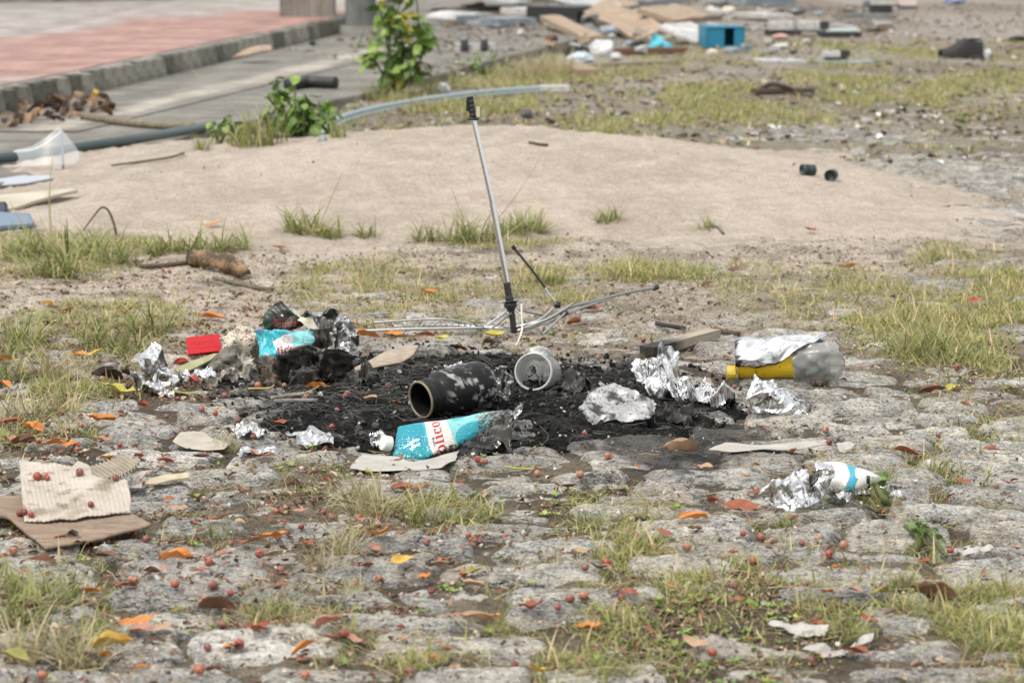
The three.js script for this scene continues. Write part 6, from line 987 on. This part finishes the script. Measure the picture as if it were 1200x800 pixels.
{
  const R = rng(902);
  function leaf(px, py, kind, lenPx, { roll = false, up = 0, extra = null } = {}) {
    const p = hit(px, py), s = lenPx / perM(-p.z) * 1.15, m = new THREE.Mesh(roll ? rolled[Math.floor(R() * 4)] : leafVars[Math.floor(R() * 12)], leafMats[kind]);
    m.position.copy(p); m.position.y += 0.004 + 0.06 * s + up; m.scale.setScalar(s); m.rotation.set((R() - 0.5) * 0.7, (R() < 0.5 ? 0 : Math.PI) + (R() - 0.5) * 1.6, (R() - 0.5) * 0.5, 'YXZ');
    const w = ground(p), shape = roll ? 'rolled ' : lenPx < 17 ? 'small ' : '';
    add(m, 'fallen_leaf', shape + leafKinds[kind][0] + ' fallen leaf ' + w[0], 'leaf', shape + leafKinds[kind][0] + ' leaves ' + w[1]);
  }
  const O = { roll: true };
  const L = [[308, 541, 'orange', 24], [123, 657, 'brown', 28], [208, 660, 'orange', 34], [317, 635, 'orange', 32], [286, 640, 'rust', 26], [52, 663, 'pink', 28], [137, 463, 'lime', 36], [128, 450, 'dark', 34, O], [120, 497, 'orange', 34], [40, 508, 'orange', 28], [98, 420, 'yellow', 32], [145, 369, 'rust', 20], [246, 376, 'orange', 26], [3, 426, 'orange', 26], [5, 455, 'orange', 24], [57, 360, 'yellow', 20], [74, 367, 'orange', 20], [225, 450, 'red', 18], [221, 466, 'olive', 30], [380, 275, 'yellow', 22], [270, 297, 'tan', 22], [250, 265, 'orange', 20], [330, 293, 'tan', 16],
    [501, 346, 'orange', 20], [577, 397, 'lime', 24], [501, 397, 'rust', 20], [518, 400, 'lime', 18], [462, 394, 'orange', 24], [575, 407, 'dark', 26], [674, 382, 'rust', 18], [695, 365, 'red', 16], [562, 388, 'dark', 16], [690, 366, 'brown', 20], [608, 388, 'orange', 16], [535, 412, 'dark', 20],
    [160, 735, 'orange', 42], [105, 700, 'orange', 34], [128, 763, 'yellow', 42], [165, 746, 'pink', 34], [250, 722, 'brown', 40, O], [298, 745, 'rust', 34], [358, 765, 'orange', 34], [17, 778, 'olive', 44], [30, 718, 'brown', 22, O], [382, 738, 'pink', 30], [388, 752, 'rust', 24], [473, 579, 'rust', 28], [441, 630, 'orange', 28], [469, 664, 'yellow', 30], [554, 676, 'olive', 28], [429, 668, 'rust', 22], [439, 648, 'pink', 22], [665, 582, 'brown', 26, { up: 0.01 }], [778, 628, 'rust', 22], [726, 696, 'brown', 28], [795, 694, 'orange', 22], [689, 743, 'orange', 38], [510, 762, 'orange', 18], [565, 732, 'tan', 40], [621, 723, 'rust', 34], [553, 691, 'tan', 32], [633, 797, 'yellow', 28], [472, 755, 'tan', 22], [415, 756, 'pink', 34], [575, 728, 'orange', 20], [740, 700, 'rust', 20],
    [815, 612, 'orange', 32], [871, 602, 'rust', 40], [827, 552, 'tan', 20], [1100, 708, 'brown', 44, O], [1020, 733, 'rust', 26], [1006, 770, 'rust', 30], [1033, 703, 'olive', 28], [1131, 568, 'rust', 18], [1182, 571, 'rust', 20], [817, 762, 'tan', 34], [955, 730, 'rust', 18], [1158, 684, 'dark', 20], [996, 317, 'orange', 24], [829, 336, 'brown', 16], [1142, 362, 'red', 18, { up: 0.012 }], [1090, 463, 'brown', 32], [950, 272, 'rust', 14], [859, 320, 'brown', 16], [1117, 457, 'lime', 22], [800, 537, 'tan', 46], [1060, 535, 'rust', 30], [1185, 460, 'olive', 24], [370, 458, 'orange', 28], [328, 500, 'rust', 22], [425, 408, 'orange', 30, { up: 0.02 }], [434, 472, 'tan', 22], [465, 474, 'orange', 14], [622, 428, 'lime', 20, { up: 0.012 }],
    [95, 420, 'orange', 20], [36, 440, 'pink', 22], [10, 500, 'rust', 30], [15, 520, 'pink', 22], [60, 545 - 20, 'orange', 26], [30, 527, 'brown', 24, O], [80, 526, 'orange', 24], [120, 520, 'pink', 20], [200, 640, 'rust', 22], [90, 640, 'rust', 20], [240, 672, 'red', 16], [150, 690, 'rust', 24], [70, 742, 'orange', 24], [190, 740, 'tan', 26], [210, 720, 'olive', 20], [330, 690, 'rust', 16], [280, 700, 'red', 18], [360, 640, 'rust', 20], [350, 602, 'pink', 18], [210, 600, 'tan', 24], [232, 588, 'olive', 24], [255, 612, 'rust', 26], [235, 540, 'brown', 22], [195, 545, 'rust', 22], [75, 655, 'dark', 24]];
  for (const a of L) leaf(...a);
  // the unnamed rest, thickest under the tree to the west
  const kinds = ['rust', 'brown', 'pink', 'tan', 'rust', 'brown', 'orange', 'dark', 'red'];
  let n = 0; while (n < 120) { const px = 1200 * Math.pow(R(), 1.5), py = 430 + 365 * R(); const p = hit(px, py); if (ashMask(p.x, -p.z) > 0) continue; leaf(px, py, kinds[Math.floor(R() * kinds.length)], 8 + 12 * R(), { roll: R() < 0.15 }); n++; }
  // dead leaves blown against the kerb
  for (let k = 0; k < 60; k++) { const px = 2 + 125 * Math.pow(R(), 1.3), py = 126 + 26 * R() - px * 0.09, p = hit(px, py), s = 24 / perM(-p.z) * (0.6 + 0.6 * R()), m = new THREE.Mesh(R() < 0.5 ? rolled[Math.floor(R() * 4)] : leafVars[Math.floor(R() * 12)], leafMats[['grey', 'tan', 'brown', 'grey', 'dark'][Math.floor(R() * 5)]]); m.position.copy(p); m.position.y += 0.008 + 0.02 * R(); m.scale.setScalar(s); m.rotation.set((R() - 0.5) * 2, R() * 6.28, (R() - 0.5) * 2, 'YXZ'); add(m, 'fallen_leaf', 'curled dead leaf blown against the platform kerb', 'leaf', 'dead leaves against the kerb'); }
}
// ---- berries
{
  const R = rng(951), base = new THREE.SphereGeometry(1, 16, 12), geos = [];
  for (let k = 0; k < 3; k++) { const g = base.clone(), p = g.attributes.position, C = []; for (let i = 0; i < p.count; i++) { const x = p.getX(i), y = p.getY(i), z = p.getZ(i), f = 1 + 0.05 * noise(x * 2 + k * 5, y * 2 + z * 2, k) - 0.14 * Math.pow(Math.max(0, y), 8); p.setXYZ(i, x * f, y * f * 0.93, z * f); const m = 0.85 + 0.25 * noise(x * 3 + k, y * 3 + z * 2, k + 3); const brown = y > 0.93 ? 0.3 : 1; C.push(m * brown, m * brown, m * brown); } g.setAttribute('color', new THREE.Float32BufferAttribute(C, 3)); g.computeVertexNormals(); const st = rod([new THREE.Vector3(0, 0.8, 0), new THREE.Vector3(0.03, 1.08, 0.02)], 0.09, { sides: 6, color: () => [0.25, 0.35, 0.3] }); geos.push(mergeGeometries([g, st])); }
  const cols = [[0.38, 0.085, 0.06], [0.43, 0.15, 0.085], [0.24, 0.06, 0.05], [0.42, 0.20, 0.12], [0.28, 0.11, 0.08]], mats = cols.map(c => phys(...c, { vertexColors: true, roughness: 0.42, clearcoat: 0.15 })), names = ['red', 'orange-red', 'dark red', 'orange', 'dull red'];
  const sheets = []; scene.traverse(o => { if (/corrugated_sheet|brown_cardboard|ridged_flap|burnt|foil_sheet/.test(o.name) && o.isMesh) sheets.push(o); }); scene.updateMatrixWorld(true);
  const caster = new THREE.Raycaster(), DOWN = new THREE.Vector3(0, -1, 0);
  const cardSpots = [[52, 561], [43, 562], [55, 563], [93, 557], [106, 594], [23, 605], [36, 606], [28, 603], [135, 563]];
  const put = (px, py, rScale = 1, onCard = false) => {
    const k = Math.floor(R() * 5), r = (0.0042 + 0.0026 * R()) * rScale, m = new THREE.Mesh(geos[Math.floor(R() * 3)], mats[k]);
    let p = hit(px, py), where = ground(p);
    if (onCard) { caster.set(EYE, ray(px, py).normalize()); const hits = caster.intersectObjects(sheets, false); if (hits.length) { p = hits[0].point.clone(); where = ['lying on the torn cardboard', 'on the cardboard']; } }
    m.position.set(p.x, p.y + r * 0.85, p.z); m.scale.setScalar(r); m.rotation.set(R() * 6, R() * 6, R() * 6);
    add(m, 'berry', 'small ' + names[k] + ' berry ' + (onCard ? '' : 'fallen ') + where[0], 'berry', names[k] + ' berries ' + where[1]);
  };
  for (const [x, y] of cardSpots) put(x, y, 1, true);
  const spots = [[156, 629], [171, 635], [159, 684], [153, 682], [140, 524], [89, 528], [291, 533], [323, 602], [379, 603], [353, 620], [304, 653], [244, 662], [328, 673], [122, 722], [112, 759], [261, 737], [233, 790], [49, 796], [95, 504], [377, 519], [243, 762], [270, 698], [358, 796], [444, 607], [443, 618], [549, 630], [516, 660], [443, 683], [505, 696], [680, 563], [630, 559], [745, 630], [774, 649], [686, 668], [711, 663], [668, 706], [654, 715], [470, 738], [578, 727], [603, 782], [403, 748], [543, 675], [728, 709], [684, 703], [795, 694], [481, 790], [564, 545], [569, 546], [712, 537], [892, 634], [871, 628], [805, 647], [884, 662], [972, 653], [989, 643], [978, 713], [1114, 648], [951, 778], [835, 769], [302, 455], [148, 447], [141, 486], [252, 487], [236, 482], [278, 495], [395, 483], [359, 469], [263, 466], [208, 470], [417, 458], [404, 467], [407, 464], [455, 455], [333, 454], [289, 371], [389, 502], [297, 514], [77, 505], [90, 529], [72, 486], [122, 446], [1122, 434], [1096, 456], [1100, 513], [968, 508], [972, 521], [861, 455], [701, 421], [754, 401], [685, 512], [560, 543], [198, 320], [250, 690], [420, 610], [15, 650], [500, 640], [860, 690], [940, 640], [680, 780], [270, 640], [205, 690], [195, 490], [55, 500], [45, 520], [280, 760]];
  for (const [x, y] of spots) put(x, y);
}
// ---- small litter that nobody could count
{
  const R = rng(971);
  const peb = []; for (let k = 0; k < 4; k++) peb.push(lump(1, 0.6, 0.8, 980 + k, 0.45, 0));
  const list = []; for (let n = 0; n < 60000 && list.length < 17000; n++) { const d = 2.5 + 6.2 * Math.pow(R(), 1.1), x = (R() * 2 - 1) * (0.08 + 0.215 * d); if (moundH(x, d) > 0.012 && R() > 0.08) continue; if (ashMask(x, d) > 0 && R() > 0.25) continue; const y = groundH(x, d), low = y - soilH(x, d) < 0.002; if (!low && R() > 0.16) continue; const t = 0.55 + 0.6 * R(), w = R(); list.push({ x, y: y + 0.0005, z: -d, s: 0.0012 + 0.0038 * Math.pow(R(), 3), rx: R() * 6, ry: R() * 6, rz: R() * 6, c: w < 0.3 ? [0.62 * t, 0.58 * t, 0.5 * t] : w < 0.6 ? [0.36 * t, 0.31 * t, 0.25 * t] : w < 0.9 ? [0.20 * t, 0.14 * t, 0.10 * t] : [0.36 * t, 0.22 * t, 0.15 * t] }); }
  stuff(instances(peb, std(1, 1, 1, { roughness: 0.95 }), list), 'fine_gravel', 'fine gravel and grit strewn over soil and cobbles', 'gravel');
  const bits = []; for (let k = 0; k < 4; k++) bits.push(leafGeo(1000 + k, { w: 0.5, curl: 1.2 - k * 0.5, fold: 0.5, stem: 0, seg: 4, across: 3, wave: 0.12 }));
  const lb = []; for (let n = 0; n < 90000 && lb.length < 9500; n++) { const d = 2.5 + 4 * Math.pow(R(), 1.2), x = (R() * 2 - 1) * (0.08 + 0.215 * d); if (ashMask(x, d) > 0.05) continue; const y = groundH(x, d), low = y - soilH(x, d) < 0.003; const west = (0.4 + 0.6 * sstep(0.4, -0.6, x)) * (1 - 0.7 * sstep(4.9, 5.6, d)), cl = sstep(-0.2, 0.4, fbm(x * 5, d * 5, 1011, 3)); if (R() > (low ? 0.9 : 0.14) * west * (0.3 + 0.7 * cl)) continue; const t = 0.6 + 0.7 * R(), w = R(); lb.push({ x, y: y + 0.002, z: -d, s: 0.006 + 0.014 * R() * R(), rx: (R() - 0.5) * 1.4, ry: R() * 6, rz: (R() - 0.5) * 1.4, c: w < 0.5 ? [0.16 * t, 0.095 * t, 0.06 * t] : w < 0.72 ? [0.27 * t, 0.175 * t, 0.115 * t] : w < 0.88 ? [0.45 * t, 0.36 * t, 0.25 * t] : [0.28 * t, 0.11 * t, 0.065 * t] }); }
  stuff(instances(bits, std(1, 1, 1, { vertexColors: true, roughness: 0.8 }), lb), 'leaf_litter', 'brown crumbs of dead leaves caught in the joints', 'leaf litter');
  const str = []; for (let k = 0; k < 5; k++) { const q = rng(1100 + k), p = [0, 1, 2, 3].map(i => new THREE.Vector3(i / 3 - 0.5, 0.05 + 0.10 * q(), (q() - 0.5) * 0.5)); str.push(rod(p, t => 0.014 * (1 - 0.5 * t), { sides: 4, steps: 7, cap: false })); }
  const sl = []; for (let n = 0; n < 40000 && sl.length < 4200; n++) { const d = 2.5 + 4.2 * R(), x = (R() * 2 - 1) * (0.08 + 0.215 * d); if (ashMask(x, d) > 0.05 || moundH(x, d) > 0.02) continue; const dens = Math.max(grassDensity(x, d), 0.22 * sstep(-0.1, 0.4, fbm(x * 4, d * 4, 1021, 3))); if (R() > dens) continue; const t = 0.75 + 0.5 * R(); sl.push({ x, y: groundH(x, d) + 0.001, z: -d, s: 0.02 + 0.05 * R() * R(), rx: (R() - 0.5) * 0.7, ry: R() * 6.28, rz: (R() - 0.5) * 0.5, c: R() < 0.7 ? [0.50 * t, 0.41 * t, 0.25 * t] : [0.28 * t, 0.20 * t, 0.12 * t] }); }
  stuff(instances(str, std(1, 1, 1, { roughness: 0.8 }), sl), 'dry_straw', 'dry straw and thin stems lying between the tufts', 'straw');
  const yl = []; for (let n = 0; n < 30000 && yl.length < 6000; n++) { const d = 8.7 + 17 * R(), x = (R() * 2 - 1) * (0.1 + 0.22 * d); if (moundH(x, d) > 0.004 || x < slabEdge(d) - 1.6 * sstep(13, 16, d)) continue; const t = 0.6 + 0.7 * R(), w = R(); if (R() > 0.25 + 0.75 * sstep(-0.3, 0.3, fbm(x * 1.5, d, 1031, 3))) continue; yl.push({ x, y: groundH(x, d) + 0.004, z: -d, s: 0.015 + 0.05 * R() * R(), rx: (R() - 0.5) * 0.8, ry: R() * 6, rz: (R() - 0.5) * 0.8, c: w < 0.35 ? [0.14 * t, 0.10 * t, 0.07 * t] : w < 0.6 ? [0.30 * t, 0.21 * t, 0.14 * t] : w < 0.85 ? [0.38 * t, 0.35 * t, 0.30 * t] : [0.65 * t, 0.64 * t, 0.62 * t] }); }
  stuff(instances(bits, std(1, 1, 1, { vertexColors: true, roughness: 0.8 }), yl), 'yard_litter', 'tiny scraps and dead leaves littering the far yard', 'litter');
  const ros = []; for (let k = 0; k < 4; k++) { const q = rng(1500 + k), gs = []; for (let i = 0; i < 7; i++) { const l = leafGeo(1510 + i, { w: 0.55, curl: 0.6, fold: 0.2, stem: 0, seg: 4, across: 3, wave: 0.03 }); l.translate(0.45, 0, 0); l.scale(0.5 + 0.4 * q(), 0.6, 0.5 + 0.4 * q()); l.rotateZ(0.15 + 0.5 * q()); l.rotateY(i / 7 * 6.28 + q()); gs.push(l); } ros.push(mergeGeometries(gs)); }
  const wd = []; for (let n = 0; n < 30000 && wd.length < 750; n++) { const d = 2.5 + 3 * Math.pow(R(), 1.2), x = (R() * 2 - 1) * (0.08 + 0.215 * d); if (ashMask(x, d) > -0.1) continue; const y = groundH(x, d), low = y - soilH(x, d) < 0.003; if (R() > (low ? 0.7 : 0.06) * sstep(-0.1, 0.4, fbm(x * 4, d * 4, 1041, 3))) continue; const t = 0.7 + 0.6 * R(); wd.push({ x, y: y + 0.001, z: -d, s: 0.007 + 0.012 * R() * R(), ry: R() * 6, rx: (R() - 0.5) * 0.4, c: R() < 0.6 ? [0.22 * t, 0.36 * t, 0.07 * t] : [0.34 * t, 0.42 * t, 0.10 * t] }); }
  stuff(instances(ros, phys(1, 1, 1, { vertexColors: true, roughness: 0.6, transmission: 0.25, thickness: 0 }), wd), 'tiny_weeds', 'tiny bright green weed rosettes in the joints', 'weeds');
  // charred crumbs, ash flakes and fibres over the fire bed
  const ch = []; for (let n = 0; n < 30000 && ch.length < 3600; n++) { const x = -0.85 + 1.6 * R(), d = 3.7 + 1.6 * R(), m = ashMask(x, d); if (m < -0.12 || R() > 0.25 + m) continue; const w = R(), t = 0.6 + 0.7 * R(); ch.push({ x, y: groundH(x, d) + 0.001, z: -d, s: 0.0018 + 0.007 * Math.pow(R(), 3), sy: 0.5 + 0.7 * R(), sz: 0.5 + 0.8 * R(), rx: R() * 6, ry: R() * 6, rz: R() * 6, c: w < 0.78 ? [0.016 * t, 0.016 * t, 0.016 * t] : w < 0.965 ? [0.08 * t, 0.08 * t, 0.077 * t] : [0.45 * t, 0.44 * t, 0.41 * t] }); }
  stuff(instances(peb, phys(1, 1, 1, { roughness: 0.7, specularIntensity: 0.3 }), ch), 'charred_crumbs', 'charred crumbs and pale ash flakes on the fire bed', 'char');
  const fb = []; for (let n = 0; n < 9000 && fb.length < 700; n++) { const x = -0.6 + 1.0 * R(), d = 4.0 + 0.9 * R(), m = ashMask(x, d), q = ((x + 0.22) / 0.22) ** 2 + ((d - 4.45) / 0.28) ** 2; if (m < 0.05 || R() > (q < 1 ? 1 : 0.15)) continue; const t = 0.5 + 0.8 * R(); fb.push({ x, y: groundH(x, d) + 0.004 * R() + 0.001, z: -d, s: 0.02 + 0.05 * R(), rx: (R() - 0.5) * 0.6, ry: R() * 6.28, rz: (R() - 0.5) * 0.4, c: [0.16 * t, 0.16 * t, 0.15 * t] }); }
  const fib = str.map((_, k) => { const q = rng(1200 + k), p = [0, 1, 2, 3, 4].map(i => new THREE.Vector3(i / 4 - 0.5, 0.03 + 0.14 * q(), (q() - 0.5) * 0.7)); return rod(p, 0.006, { sides: 4, steps: 12, cap: false }); });
  stuff(instances(fib, std(1, 1, 1, { roughness: 0.5 }), fb), 'wire_fibres', 'thin grey wire fibres tangled over the ash', 'fibres');
}
renderer.render(scene, camera);
